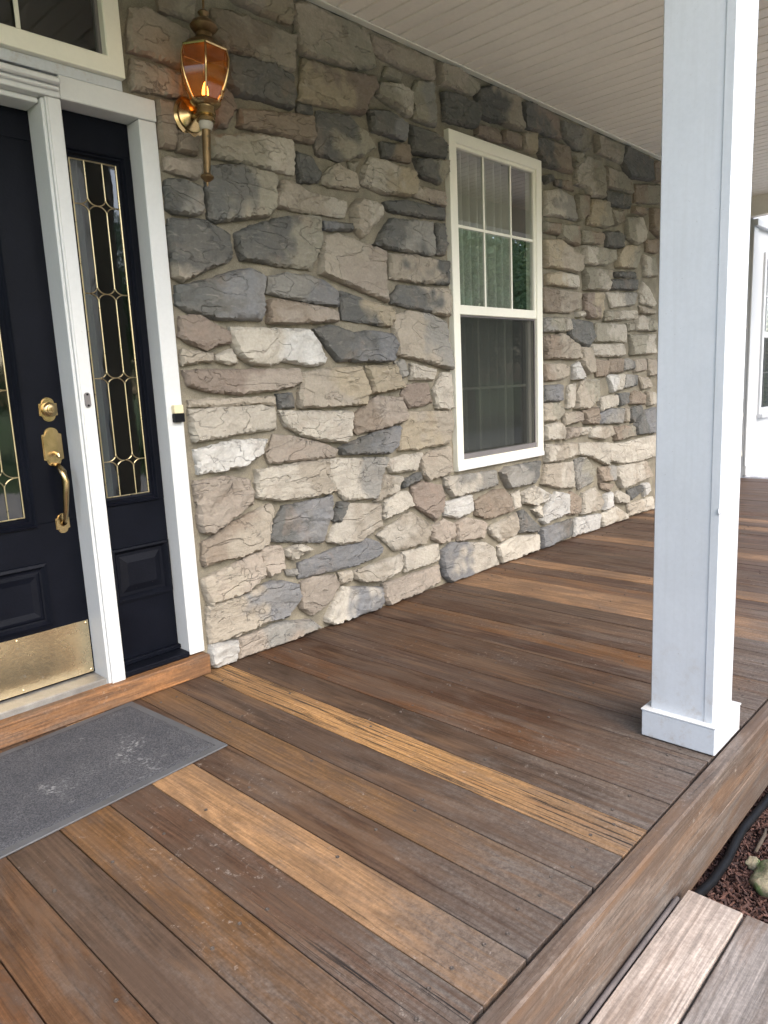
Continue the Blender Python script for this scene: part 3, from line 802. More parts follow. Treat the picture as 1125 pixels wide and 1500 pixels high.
def rubble(x0, x1, z0, z1, limit, into=None, avoid=False):
    """irregular courses for the stretches the photograph hides"""
    global n_st
    z = z0+.012
    while z < z1-.05:
        h = min(rnd.uniform(.13, .24), z1-z); x = x0+rnd.uniform(0, .05)
        if z1-z-h < .06: h = z1-z
        while x < x1-.05:
            w = min(rnd.uniform(.16, .36), x1-x)
            if x1-x-w < .07: w = x1-x
            j = lambda s=.022: rnd.uniform(-s, s)
            g_ = .012; p = [(x+g_+abs(j()), z+g_+abs(j())), (x+w/2+j(), z+g_), (x+w-g_-abs(j()), z+g_+abs(j())), (x+w-g_, z+h/2+j()), (x+w-g_-abs(j()), z+h-g_-abs(j())), (x+w/2, z+h-g_), (x+g_+abs(j()), z+h-g_-abs(j()))]
            ok = True
            if avoid:
                c = [(sum(t[0] for t in p)/7, sum(t[1] for t in p)/7)]+p
                ok = not any(inside(t, q) for q in traced for t in c) and not any(inside(t, p) for q in traced for t in q)
            code = rnd.choice(['T', 'TL', 'L', 'LT', 'BT', 'B', 'P', 'G', 'GS', 'M', 'O', 'OL', 'W', 'Y', 'R'])
            if ok:
                if n_st < limit and into is None: stone(code, p, wall, .018); n_st += 1
                elif into is not None:
                    (stone(code, p, None, .03, into))
            x += w
        z += h
rubble(5.93, WX1-.005, .0, 2.745, 296)
# ---------------------------------------------------------------- soffit ceiling
ceil = bpy.data.objects.new('porch_ceiling', None); COL.objects.link(ceil); ceil['kind'] = 'structure'
CZ = 2.762; pitch = .1; x = -1.345; pm = MB()
pm.add([(0, -2.02, .008), (0, .018, .008), (.005, .018, .016), (.005, -2.02, .016), (.011, .018, 0), (.011, -2.02, 0), (.0965, .018, 0), (.0965, -2.02, 0), (.1, .018, .008), (.1, -2.02, .008)],
       [(0, 1, 2, 3), (3, 2, 4, 5), (5, 4, 6, 7), (7, 6, 8, 9)])
pme = pm.mesh('soffit_plank', 'soffit')
while x < 7.95:
    o = bpy.data.objects.new('soffit_plank', pme); COL.objects.link(o); o.parent = ceil; o.location = (x, 0, CZ); x += pitch
t = MB(); t.box(WX0, 8.035, -.026, .012, CZ-.010, CZ-.004, .001)
obj('wall_trim', t, 'vinyl', ceil)
beam = MB(); beam.box(WX0, 8.03, -1.84, -1.60, 2.54, 2.80, .004)
tag(obj('porch_beam', beam, 'vinyl', None), 'cream clad beam along the outer edge of the porch roof', 'beam')
eb = MB(); eb.box(7.93, 8.03, -1.598, .0, 2.58, 2.80, .003)
tag(obj('end_beam', eb, 'soffit', None), 'beige band closing the far end of the porch ceiling', 'beam')
rf = MB(); rf.box(WX0, 8.035, -2.15, .3, 2.81, 2.95); tag(obj('porch_roof', rf, 'shingle', None), 'low dark roof over the porch ceiling', 'roof')

# ---------------------------------------------------------------- porch post
def dirty(m):
    nt = m.node_tree; q = N(nt); bs = nt.nodes['Principled BSDF']; src = bs.inputs['Base Color'].links[0].from_socket
    tc = q.n('ShaderNodeTexCoord').outputs['Object']; sp = q.n('ShaderNodeSeparateXYZ'); q.l(tc, sp.inputs[0])
    low = q.ramp(sp.outputs['Z'], (.0, .45, 1, 0)); nz = q.noise(tc, 22, 8, .75)
    c = q.mix(q.math('MULTIPLY', low, q.ramp(nz, (.50, .72, 0, .55))), src, (.34, .27, .20))
    st = q.noise(q.vmath('MULTIPLY', tc, (60, 60, 2.5)), 1, 4, .6); c = q.mix(q.ramp(st, (.45, .75, 0, .22)), c, (.42, .44, .45))
    c = q.mix(q.ramp(q.noise(tc, 150, 2, .5), (.74, .78, 0, .5)), c, (.25, .24, .22)); q.l(c, bs.inputs['Base Color'])
dirty(M['post'])
post = thing('porch_post', (2.19, -1.716, 0), 'tall square white metal-clad post standing at the outer edge of the deck', 'post')
def pobj(n, mb, m, sm=False): return obj(n, mb, m, post, sm, (2.19, -1.716, 0))
mb = MB()
px0, px1, py0, py1 = 2.106, 2.279, -1.808, -1.622; bw = .0015
mb.box(px0, px1, py0, py1, .004, 2.538, .003); pobj('shaft', mb, 'post')
mb = MB(); mb.box(px0-.0022, px0+.001, py0-.0022, py0+.022, .075, 2.537, .0008); mb.box(px0+.001, px0+.020, py0-.0022, py0+.001, .075, 2.537, .0008)
pobj('corner_bead', mb, 'post')
mb = MB(); mb.box(2.083, 2.302, -1.827, -1.603, .003, .088, .003)
pl = pobj('plinth', mb, 'post')
mb = MB(); mb.box(2.083-.002, 2.304, -1.829, -1.601, .0885, .093, .0012); pobj('plinth_cap', mb, 'white')
mb = MB()
mb.lathe([(.013, 0), (.011, -.002), (.004, -.0045), (.001, -.005)], (2.110, py0-.0005, .735), 'Y', 14); pobj('dent_rivet', mb, 'post', 'all')

# ---------------------------------------------------------------- window in the stone wall
win = thing('double_hung_window', (3.68, 0, .63), 'tall cream-framed double-hung window with grilles, set in the stone wall', 'window')
def wobj(n, mb, m, sm=False): return obj(n, mb, m, win, sm, (3.68, 0, .63))
x0, x1, z0, z1 = WIN
mb = MB(); mb.ring(x0, x1, z0, z1, [(0, .03), (0, -.018), (.002, -.020), (.056, -.020), (.060, -.016), (.060, .06)]); wobj('casing', mb, 'vinyl')
ix0, ix1, iz0, iz1 = x0+.060, x1-.060, z0+.060, z1-.060
RZ0, RZ1 = 1.491, 1.542
mb = MB(); mb.ring(ix0, ix1, RZ0, iz1, [(0, -.010), (.014, -.010), (.018, -.004), (.018, .012)]); mb.box(ix0, ix1, -.013, .012, RZ0, RZ1, .003)
up = wobj('upper_sash', mb, 'vinyl')
def sub(n, mb, m, par, sm=False): return obj(n, mb, m, par, sm, tuple(par.location+par.parent.location))
mb = MB(); mb.add([(ix0+.018, .006, RZ1), (ix1-.018, .006, RZ1), (ix1-.018, .006, iz1-.018), (ix0+.018, .006, iz1-.018)], [(0, 1, 2, 3)]); sub('pane', mb, 'glass', up)
mb = MB()
for xx in (3.553, 3.823): mb.box(xx-.007, xx+.007, -.001, .005, RZ1, iz1-.018, .001)
for a, b in ((ix0+.018, 3.546), (3.560, 3.816), (3.830, ix1-.018)): mb.box(a, b, -.001, .005, 1.950, 1.965, .001)
sub('grille', mb, 'vinyl', up)
mb = MB(); mb.ring(ix0+.004, ix1-.004, iz0, RZ0+.02, [(0, .028), (.022, .028), (.026, .034), (.026, .052)]); lo = wobj('lower_sash', mb, 'vinyl')
mb = MB(); mb.add([(ix0+.03, .048, iz0+.026), (ix1-.03, .048, iz0+.026), (ix1-.03, .048, RZ0), (ix0+.03, .048, RZ0)], [(0, 1, 2, 3)]); sub('pane', mb, 'glass', lo)
mb = MB()
for xx in (3.548, 3.818): mb.box(xx-.007, xx+.007, .052, .058, iz0+.026, RZ0, .001)
for a, b in ((ix0+.03, 3.541), (3.555, 3.811), (3.825, ix1-.03)): mb.box(a, b, .052, .058, 1.078, 1.093, .001)
sub('grille', mb, 'vinyl', lo)
mb = MB(); mb.add([(ix0+.006, .004, iz0+.03), (ix1-.006, .004, iz0+.03), (ix1-.006, .004, RZ0-.004), (ix0+.006, .004, RZ0-.004)], [(0, 1, 2, 3)]); wobj('insect_screen', mb, 'screen')
mb = MB(); mb.ring(ix0+.001, ix1-.001, iz0+.002, RZ0-.001, [(0, .000), (.008, .000), (.008, .008)]); mb.box(ix0, ix1, -.006, .01, iz0, iz0+.030, .002); wobj('screen_frame', mb, 'plastic_grey')
mb = MB(); mb.box(x0-.002, x1+.002, -.024, -.0205, z0+.002, z0+.030, .001)
mb.box(3.50, 3.53, -.027, -.024, z0+.003, z0+.009); mb.box(3.93, 3.96, -.027, -.024, z0+.003, z0+.009); wobj('sill_lip', mb, 'white')
def curtain(name, parent, x0, x1, z0, z1, y, m='sheer', fold=.018, per=.062, loc=None):
    mb = MB(); n = int((x1-x0)/.007)
    for i in range(n+1):
        x = x0+(x1-x0)*i/n
        yy = y+fold*math.sin(x/per*6.283+2*noise.noise(Vector((x*4, 0, 0))))+fold*.5*noise.noise(Vector((x*21, 3, 0)))
        mb.v += [(x, yy, z0), (x, yy+.004, z1)]
    mb.f = [(2*i, 2*i+2, 2*i+3, 2*i+1) for i in range(n)]
    return obj(name, mb, m, parent, 'all', loc)
curtain('sheer_curtain', win, 3.20, 3.92, .5, 2.45, .135, fold=.032, per=.078, loc=(3.68, 0, .63))
curtain('side_drape', win, 3.93, 4.3, .5, 2.45, .17, fold=.028, per=.11, loc=(3.68, 0, .63))
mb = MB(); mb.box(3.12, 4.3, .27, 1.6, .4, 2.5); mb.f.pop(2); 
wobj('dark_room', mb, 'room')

# ---------------------------------------------------------------- entrance: frame, transom, sidelight, door
fr = thing('entrance_frame', (.67, 0, 0), 'white painted wooden surround around the black front door and its sidelight', 'door frame')
FL = (.67, 0, 0)
def fobj(n, mb, m, sm=False): return obj(n, mb, m, fr, sm, FL)
# right casing
mb = MB(); mb.box(1.460, 1.529, .0, .17, .090, 2.103, .003); fobj('casing', mb, 'white')
mb = MB(); mb.box(1.182, 1.531, -.003, .17, 2.105, 2.178, .003); mb.box(-.185, 1.180, -.006, .17, 2.104, 2.150, .003); fobj('header', mb, 'white')
mb = MB(); mb.box(-.16, 1.178, -.030, -.007, 2.138, 2.160, .006); mb.box(-.17, 1.176, -.018, -.007, 2.120, 2.136, .005); fobj('header_moulding', mb, 'white', True)
# mullion between door and sidelight: flat + fluted stop + jamb
mb = MB(); mb.box(1.137, 1.183, .0, .17, .062, 2.103, .003); fobj('mullion', mb, 'white')
mb = MB(); mb.box(1.122, 1.1365, .012, .17, .062, 2.100, .003); mb.box(1.131, 1.1365, .002, .011, .062, 2.100, .002); mb.box(1.1305, 1.1365, .05, .0, .062, 2.100)
mb.box(.222, 1.121, .03, .17, 2.086, 2.103, .003); fobj('door_stop', mb, 'white')
mb = MB(); mb.box(.165, .221, .0, .17, .062, 2.103, .003); mb.box(-.185, -.12, 0, .17, .062, 2.103, .003); fobj('far_jamb', mb, 'white')
mb = MB(); mb.box(-.12, .164, .08, .12, .10, 2.10); fobj('far_sidelight', mb, 'black')
# threshold
mb = MB(); mb.box(-.19, 1.186, -.012, .03, .036, .064, .004); mb.box(-.19, 1.186, .0, .06, .064, .078, .003); mb.box(.222, 1.137, .03, .075, .078, .092, .003); fobj('sill', mb, 'white', False)
mb = MB(); mb.box(.20, 1.122, .028, .17, .064, .100, .003); fobj('threshold', mb, 'alu')
mb = MB(); mb.box(1.184, 1.459, .0, .12, .085, .108, .004); fobj('sidelight_sill', mb, 'worn_black')
mb = MB(); L = 3.4; mb.box(-.034, .02, -1.0, 1.0, .002, .083, .004)
me = mb.mesh('step_board', 'rail_wood'); o = bpy.data.objects.new('step_board', me); COL.objects.link(o); o.parent = fr; o.rotation_euler = (0, 0, R(90)); o.location = (.53-.67, 0, 0); o.color = (.26, .125, .052, .5)
# sidelight
SY = .082
mb = MB()
mb.box(1.184, 1.459, SY, SY+.04, .108, .352, .002); mb.box(1.184, 1.459, SY, SY+.04, .562, .728, .002); mb.box(1.184, 1.459, SY, SY+.04, 1.985, 2.103, .002)
mb.box(1.184, 1.222, SY, SY+.04, .728, 1.985, .001); mb.box(1.404, 1.459, SY, SY+.04, .728, 1.985, .001)
mb.box(1.184, 1.222, SY, SY+.04, .352, .562); mb.box(1.450, 1.459, SY, SY+.04, .352, .562)
mb.box(1.184, 1.459, SY-.022, SY, .108, .128, .004)
sl = fobj('sidelight', mb, 'black')
mb = MB(); mb.ring(1.196, 1.432, .728, 1.985, [(0, SY), (.002, SY-.012), (.008, SY-.014), (.012, SY-.008), (.018, SY-.009), (.024, SY+.002), (.030, SY+.004), (.033, SY+.012)]); sub('glass_moulding', mb, 'black', sl)
mb = MB(); mb.ring(1.216, 1.452, .352, .562, [(-.002, SY+.002), (0, SY-.010), (.008, SY-.012), (.016, SY-.002), (.022, SY+.008), (.034, SY+.008), (.060, SY-.002)], fill=True); sub('raised_panel', mb, 'worn_black', sl)
gx0, gx1, gz0, gz1 = 1.229, 1.399, .761, 1.952; GY = SY+.006
mb = MB(); mb.add([(gx0, GY, gz0), (gx1, GY, gz0), (gx1, GY, gz1), (gx0, GY, gz1)], [(0, 1, 2, 3)]); sub('leaded_glass', mb, 'lead_glass', sl)
def came(mb, a, b, r=.0022, y=None): mb.tube([(a[0], y, a[1]), (b[0], y, b[1])], r, 6)
def astroid(mb, cx, cz, rx, rz, y, r=.0022):
    for sx in (1, -1):
        for sz in (1, -1):
            P = []
            for k in range(7):
                t = k/6*math.pi/2
                P.append((cx+sx*rx*(1-math.sin(t)), y, cz+sz*rz*(1-math.cos(t))))
            mb.tube(P, r, 6)
def leading(x0, x1, z0, z1, vx, rows, rx, rz, y):
    mb = MB()
    for a, b in (((x0, z0), (x1, z0)), ((x1, z0), (x1, z1)), ((x1, z1), (x0, z1)), ((x0, z1), (x0, z0))): came(mb, a, b, .0028, y)
    for cx in vx:
        zs = [z0]+[v for r_ in rows for v in (r_-rz, r_+rz)]+[z1]
        for i in range(0, len(zs), 2): came(mb, (cx, zs[i]), (cx, zs[i+1]), y=y)
        for r_ in rows: astroid(mb, cx, r_, rx, rz, y)
    for r_ in rows:
        came(mb, (x0, r_), (vx[0]-rx, r_), y=y); came(mb, (vx[-1]+rx, r_), (x1, r_), y=y)
    return mb
sub('brass_came', leading(gx0, gx1, gz0, gz1, (1.281, 1.347), (.894, 1.2, 1.5, 1.804), .033, .027, GY-.002), 'came', sl, True)
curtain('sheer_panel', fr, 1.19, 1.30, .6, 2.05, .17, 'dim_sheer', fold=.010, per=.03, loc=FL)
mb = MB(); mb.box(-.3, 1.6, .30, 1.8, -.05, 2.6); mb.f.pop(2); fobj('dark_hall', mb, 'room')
# transom
tr = thing('transom_window', (.67, 0, 2.2), 'cream-framed transom window above the front door, only its lower corner showing', 'window')
def tobj(n, mb, m, sm=False): return obj(n, mb, m, tr, sm, (.67, 0, 2.2))
mb = MB(); mb.ring(-.07, 1.414, 2.216, 2.60, [(0, .03), (0, -.018), (.002, -.020), (.056, -.020), (.060, -.016), (.060, .05)]); tc = tobj('casing', mb, 'vinyl')
mb = MB(); mb.ring(-.01, 1.354, 2.276, 2.54, [(0, .012), (.010, .012), (.012, .018), (.012, .034)]); tobj('sash', mb, 'plastic_grey')
mb = MB(); mb.box(1.069, 1.083, .003, .011, 2.276, 2.54, .002); mb.box(.665, .679, .003, .011, 2.276, 2.54, .002); mb.box(.26, .274, .003, .011, 2.276, 2.54, .002); tobj('muntin', mb, 'vinyl')
mb = MB(); mb.add([(0, .02, 2.286), (1.345, .02, 2.286), (1.345, .02, 2.53), (0, .02, 2.53)], [(0, 1, 2, 3)]); tobj('pane', mb, 'glass_dark')
mb = MB(); mb.box(-.05, 1.412, .004, .06, 2.180, 2.2155, .002); tobj('frieze', mb, 'post')

# front door
DY = .122
dr = thing('front_door', (.672, DY, .1), 'black panelled front door with leaded glass, brass handle set and kick plate', 'door')
def dobj(n, mb, m, sm=False): return obj(n, mb, m, dr, sm, (.672, DY, .1))
DX0, DX1 = .222, 1.127
mb = MB(); g0, g1, h0, h1 = .385, .968, .700, 1.99
mb.box(DX0, DX1, DY, DY+.04, .103, h0, .002); mb.box(DX0, DX1, DY, DY+.04, h1, 2.112, .002)
mb.box(DX0, g0, DY, DY+.04, h0, h1, .001); mb.box(g1, DX1, DY, DY+.04, h0, h1, .001)
dobj('slab', mb, 'black')
mb = MB(); mb.ring(g0-.012, g1+.012, h0-.012, h1+.012, [(0, DY), (.003, DY-.014), (.011, DY-.016), (.017, DY-.008), (.026, DY-.010), (.034, DY+.001), (.040, DY+.008)]); dobj('glass_moulding', mb, 'black')
mb = MB(); mb.add([(.40, DY+.006, .728), (.944, DY+.006, .728), (.944, DY+.006, 1.96), (.40, DY+.006, 1.96)], [(0, 1, 2, 3)]); dg = dobj('leaded_glass', mb, 'lead_glass')
dgc = leading(.402, .942, .729, 1.958, (.454, .563, .672, .781, .890), (.872, 1.17, 1.5, 1.82), .045, .034, DY+.003); sub('brass_came', dgc, 'came', dg, True)
mb = MB(); mb.ring(.352, .992, .326, .560, [(0, DY), (.002, DY-.010), (.012, DY-.013), (.022, DY-.003), (.028, DY-.002), (.034, DY-.006), (.042, DY-.007), (.062, DY-.002)], fill=True); dobj('raised_panel', mb, 'black')
mb = MB(); mb.box(.232, 1.117, DY-.002, DY-.0005, .108, .312, .0006)
for xx in (.26, .5, .74, .86, 1.108):
    for zz in (.118, .302): mb.lathe([(.004, 0), (.004, -.0015), (.002, -.0025)], (xx, DY-.002, zz), 'Y', 10)
dobj('kick_plate', mb, 'kick')
# handle set
def shield(w, h, n=10):
    """plate outline with rounded ends stepping out to square shoulders"""
    P = []; r = w*.36; hs = h/2-r*.85
    for k in range(n+1): a = math.pi*k/n; P.append((r*math.cos(a), hs+r*.85*math.sin(a)))
    P += [(-w/2, hs*.93), (-w/2, -hs*.93)]
    for k in range(n+1): a = math.pi*k/n; P.append((-r*math.cos(a), -hs-r*.85*math.sin(a)))
    P += [(w/2, -hs*.93), (w/2, hs*.93)]
    return P
def plate(mb, cx, cz, w, h, y):
    for s_, ya, yb in ((1.0, y-.004, y), (.90, y-.0075, y-.0042), (.70, y-.0062, y-.004)):
        mb.poly([(cx+a*s_, cz+b*(s_ if s_ < 1 else 1)) for a, b in shield(w, h)], ya, yb)
    return mb
HX = 1.068
mb = plate(MB(), HX-.002, 1.098, .064, .084, DY); db = dobj('deadbolt', mb, 'brass', True)
mb = MB(); mb.lathe([(.024, 0), (.025, -.012), (.020, -.018), (.015, -.019), (.014, -.024), (.010, -.025), (.0015, -.0255)], (HX, DY-.006, 1.098), 'Y', 28); sub('lock_cylinder', mb, 'brass', db, True)
mb = MB(); mb.box(HX-.0012, HX+.0012, DY-.034, DY-.0305, 1.092, 1.104); sub('keyway', mb, 'old_brass', db)
mb = plate(MB(), HX-.002, .966, .070, .138, DY); hp = dobj('handle_plate', mb, 'brass', True)
mb = MB(); pts = []
for k in range(7): a = k/6; pts.append((HX-.016+.032*a, DY-.012-.030*math.sin(a*1.57), .938-.003*math.sin(a*3.14)))
mb.tube([(HX, DY-.004, .945), (HX, DY-.022, .944), (HX, DY-.040, .938), (HX, DY-.046, .930)], [.006, .005, .009, .004], 10); sub('thumb_latch', mb, 'brass', hp, True)
mb = MB(); mb.tube([(HX-.002, DY-.004, .905), (HX, DY-.030, .900), (HX+.003, DY-.052, .880), (HX+.004, DY-.060, .845), (HX+.003, DY-.054, .800), (HX+.001, DY-.046, .750), (HX, DY-.036, .712), (HX, DY-.018, .692), (HX, DY-.003, .688)],
                   [.008, .010, .0125, .013, .0115, .0095, .0085, .0095, .010], 14); dobj('grip', mb, 'brass', 'all')
mb = plate(MB(), HX, .690, .050, .072, DY); dobj('lower_plate', mb, 'brass', True)

# sensors on the frame
cs = thing('door_chime_button', (1.500, -.012, 1.026), 'small cream and black box on the white trim beside the stone', 'doorbell')
mb = MB(); mb.box(1.480, 1.520, -.022, -.0005, 1.058, 1.090, .002); obj('cream_cover', mb, 'plastic_cream', cs, False, (1.5, -.012, 1.026))
mb = MB(); mb.box(1.479, 1.521, -.026, -.0005, 1.024, 1.0575, .003); obj('black_lens', mb, 'plastic_black', cs, False, (1.5, -.012, 1.026))
mb = MB(); mb.poly([(1.156+.010*math.cos(a)*1.0, 1.125+(.016 if math.sin(a) > 0 else -.016)+.010*math.sin(a)) for a in [2*math.pi*k/20 for k in range(20)]], -.007, -.0005)
ds = obj('doorbell_button', mb, 'plastic_grey', None, False, (1.156, 0, 1.125)); tag(ds, 'small dark oval button on the narrow white post between door and sidelight', 'doorbell')
mb = MB(); mb.lathe([(.004, 0), (.0035, -.002)], (1.156, -.0072, 1.144), 'Y', 10); mb.lathe([(.004, 0), (.0035, -.002)], (1.156, -.0072, 1.106), 'Y', 10)
o = obj('screw_cap', mb, 'plastic_black', ds, False, (1.156, 0, 1.125)); o.location = (0, 0, 0); o['kind'] = 'stuff'

# ---------------------------------------------------------------- wall lantern
LX, LYY, LZ = 1.664, -.12, 2.14
ln = thing('wall_lantern', (LX, LYY, LZ), 'lit antique brass wall lantern with amber glass, mounted on the stone beside the door', 'lantern')
ln.rotation_euler = (0, R(-4.2)*-1, 0)
def lobj(n, mb, m, sm=True):
    me_ = mb.mesh(n, m, sm); o = bpy.data.objects.new(n, me_); COL.objects.link(o); o.parent = ln; return o
cd = Vector((0-LX, -2.518-LYY)); PH = math.atan2(cd.y, cd.x)+R(4)
lobj('finial', MB().lathe([(.0015, .405), (.005, .395), (.0045, .362), (.004, .344), (.014, .340), (.021, .331), (.014, .321), (.010, .316), (.026, .309), (.044, .296), (.050, .284), (.040, .271), (.028, .263), (.030, .256), (.030, .246)], (0, 0, 0), n=28), 'old_brass')
lobj('roof', MB().lathe([(.026, .250), (.036, .243), (.052, .232), (.066, .222), (.080, .207), (.083, .200), (.078, .197)], (0, 0, 0), n=6, ph=PH), 'old_brass', False)
def rad(t): return .050+.045*(math.sin(min(1, t*1.22)*math.pi/2)**.85)-(.010*max(0, t-.8)/.2)
zz = [k/10 for k in range(11)]; ZB, ZT = .030, .200
for k in range(6):
    a0, a1 = PH+k*math.pi/3, PH+(k+1)*math.pi/3; mb = MB()
    for t in zz:
        r = rad(t)*.985; z = ZB+(ZT-ZB)*t; mb.v += [(r*math.cos(a0), r*math.sin(a0), z), (r*math.cos(a1), r*math.sin(a1), z)]
    mb.f = [(2*i, 2*i+1, 2*i+3, 2*i+2) for i in range(10)]
    lobj('glass_pane', mb, 'amber', 'all')
    mb = MB().tube([(rad(t)*math.cos(a0), rad(t)*math.sin(a0), ZB+(ZT-ZB)*t) for t in zz], .0036, 6); lobj('glazing_bar', mb, 'brass')
for nm, z_, r_ in (('top_ring', ZT, rad(1)), ('bottom_ring', ZB, rad(0))):
    P = [(r_*math.cos(PH+k*math.pi/3), r_*math.sin(PH+k*math.pi/3), z_) for k in range(7)]; lobj(nm, MB().tube(P, .005, 6), 'brass')
lobj('base_cup', MB().lathe([(.050, .032), (.055, .026), (.048, .018), (.034, .012), (.033, .000), (.036, -.006), (.036, -.016), (.027, -.020), (.033, -.026), (.034, -.036), (.024, -.040)], (0, 0, 0), n=32), 'brass')
lobj('collar', MB().lathe([(.026, -.040), (.025, -.052), (.019, -.066)], (0, 0, 0), n=24), 'porcelain')
lobj('tail', MB().lathe([(.017, -.064), (.015, -.070), (.0155, -.090), (.0145, -.16), (.0125, -.212), (.013, -.218), (.024, -.226), (.025, -.231), (.013, -.243), (.005, -.248), (.005, -.254), (.002, -.262)], (0, 0, 0), n=20), 'old_brass')
mb = MB().lathe([(.058, .112), (.068, .106), (.069, .098), (.058, .092), (.056, .084), (.043, .080), (.028, .070), (.008, .064)], (-.004, 0, .005), 'Y', 32); lobj('wall_plate', mb, 'brass')
lobj('arm', MB().tube([(-.002, .075, .004), (-.001, .045, -.006), (0, .02, -.008)], [.012, .011, .014], 12), 'brass')
lobj('bulb', MB().lathe([(.007, .038), (.010, .046), (.0125, .060), (.010, .078), (.005, .094), (.001, .100)], (0, 0, 0), n=16), 'flame', 'all')
lobj('candle_sleeve', MB().lathe([(.009, .018), (.009, .040)], (0, 0, 0), n=14), 'porcelain')
pl_ = bpy.data.lights.new('lantern_light', 'POINT'); pl_.energy = .05; pl_.color = (1, .45, .12); pl_.shadow_soft_size = .02
o = bpy.data.objects.new('lantern_light', pl_); COL.objects.link(o); o.parent = ln; o.location = (0, 0, .105)

# ---------------------------------------------------------------- doormat
dm = thing('doormat', (.75, -.33, .001), 'charcoal carpet doormat with grey rubber edge lying crooked before the black door', 'doormat')
ang = math.atan2(-.609+.649, 1.208-.5); W_, D_ = 1.0, .575
ca, sa = math.cos(ang), math.sin(ang); cx, cy = 1.210-ca*W_/2-sa*D_/2*1, -.611-sa*W_/2+ca*D_/2
dm.location = (cx, cy, .001); dm.rotation_euler = (0, 0, ang)
mb = MB(); mb.box(-W_/2, W_/2, -D_/2, D_/2, 0, .006, .002); o = bpy.data.objects.new('rubber_border', mb.mesh('rubber_border', 'rubber')); COL.objects.link(o); o.parent = dm
mb = MB(); a_, b_ = W_/2-.028, D_/2-.028; n1, n2 = 60, 36
for i in range(n1+1):
    for j in range(n2+1):
        x_ = -a_+2*a_*i/n1; y_ = -b_+2*b_*j/n2; e = 0 if i in (0, n1) or j in (0, n2) else 1
        mb.v.append((x_, y_, (.0062 if not e else 0)+e*(.0095+.0015*noise.noise(Vector((x_*25, y_*25, 0))))))
mb.f = [(i*(n2+1)+j, (i+1)*(n2+1)+j, (i+1)*(n2+1)+j+1, i*(n2+1)+j+1) for i in range(n1) for j in range(n2)]
o = bpy.data.objects.new('carpet', mb.mesh('carpet', 'mat', 'all')); COL.objects.link(o); o.parent = dm

# ---------------------------------------------------------------- porch step
st = thing('porch_step', (1.0, -2.1, -.45), 'weathered grey wooden step below the deck edge, its first plank bleached', 'step')
yy = -1.885
for i, (c, al) in enumerate((((.46, .39, .33), .05), ((.265, .235, .21), .05), ((.28, .25, .22), .05))):
    mb = MB(); mb.box(.002, .137, -1.4, 1.4, -.036, 0, .003)
    me = mb.mesh('tread_board', 'rail_wood'); o = bpy.data.objects.new('tread_board', me); COL.objects.link(o); o.parent = st
    o.rotation_euler = (0, 0, R(90)); o.location = (.738-.4-1.0, yy-.14+2.1, -.2+.45); o['_'] = 0; del o['_']
    o.location = (1.738-1.4-1.0, yy-.140-.0+2.1, .25); o.color = (*c, al); yy -= .142
mb = MB(); mb.box(-1.0, 1.725, -1.91, -1.88, -.45, -.238); mb.box(-1.0, 1.725, -2.30, -2.275, -.45, -.238); mb.box(1.70, 1.726, -2.275, -1.91, -.45, -.238)
obj('step_frame', mb, 'rail_wood', st, False, (1.0, -2.1, -.45)).color = (.10, .085, .07, .1)

o = obj('edge_strip', MB().tube([(-1.0, -1.8785, -.204), (1.69, -1.8785, -.204)], .0062, 10), 'grey_strip', st, 'all', (1.0, -2.1, -.45))
# hose, rocks, mulch
hp_ = [(1.70, -1.865, -.262), (1.80, -1.882, -.268), (1.90, -1.892, -.272), (2.02, -1.893, -.27), (2.127, -1.884, -.268), (2.2, -1.88, -.268), (2.35, -1.888, -.266), (2.55, -1.892, -.27), (3.2, -1.90, -.28)]
P = []
for i in range(len(hp_)-1):
    for k in range(10): P.append(Vector(hp_[i]).lerp(Vector(hp_[i+1]), k/10))
tag(obj('drain_pipe', MB().tube(P, [.0125]*len(P), 12), 'hose', None, 'all'), 'thin black flexible pipe running along the foot of the deck in the mulch', 'pipe')
def rock(c, r, seed, squash=(1, 1, .7)):
    import bmesh
    bm = bmesh.new(); bmesh.ops.create_icosphere(bm, subdivisions=4, radius=1)
    for v in bm.verts:
        p = v.co.copy(); d = 1+.28*noise.noise(p*1.3+Vector((seed, 0, 0)))+.10*noise.noise(p*4+Vector((0, seed, 0)))+.03*noise.noise(p*12)
        v.co = Vector((p.x*squash[0], p.y*squash[1], p.z*squash[2]))*d*r
    me = bpy.data.meshes.new('rock'); bm.to_mesh(me); bm.free(); me.materials.append(M['rock'])
    for p in me.polygons: p.use_smooth = True
    o = bpy.data.objects.new('rock', me); COL.objects.link(o); o.location = c; return o
tag(rock((2.035, -2.035, -.292), .085, 3.1, (1, .9, .62)), 'mossy yellow-green rock lying in the mulch beside the step', 'rock')
tag(rock((2.082, -1.945, -.290), .024, 9.7, (1.2, .8, .6)), 'small pale stone in the mulch behind the mossy rock', 'rock')
tag(obj('stick', MB().tube([(2.13, -1.937, -.284), (2.18, -1.936, -.280), (2.235, -1.932, -.283), (2.27, -1.925, -.285)], [.005, .006, .005, .003], 7), 'bark', None, 'all'), 'short grey twig lying on the mulch near the small pale stone', 'twig')
mb = MB()
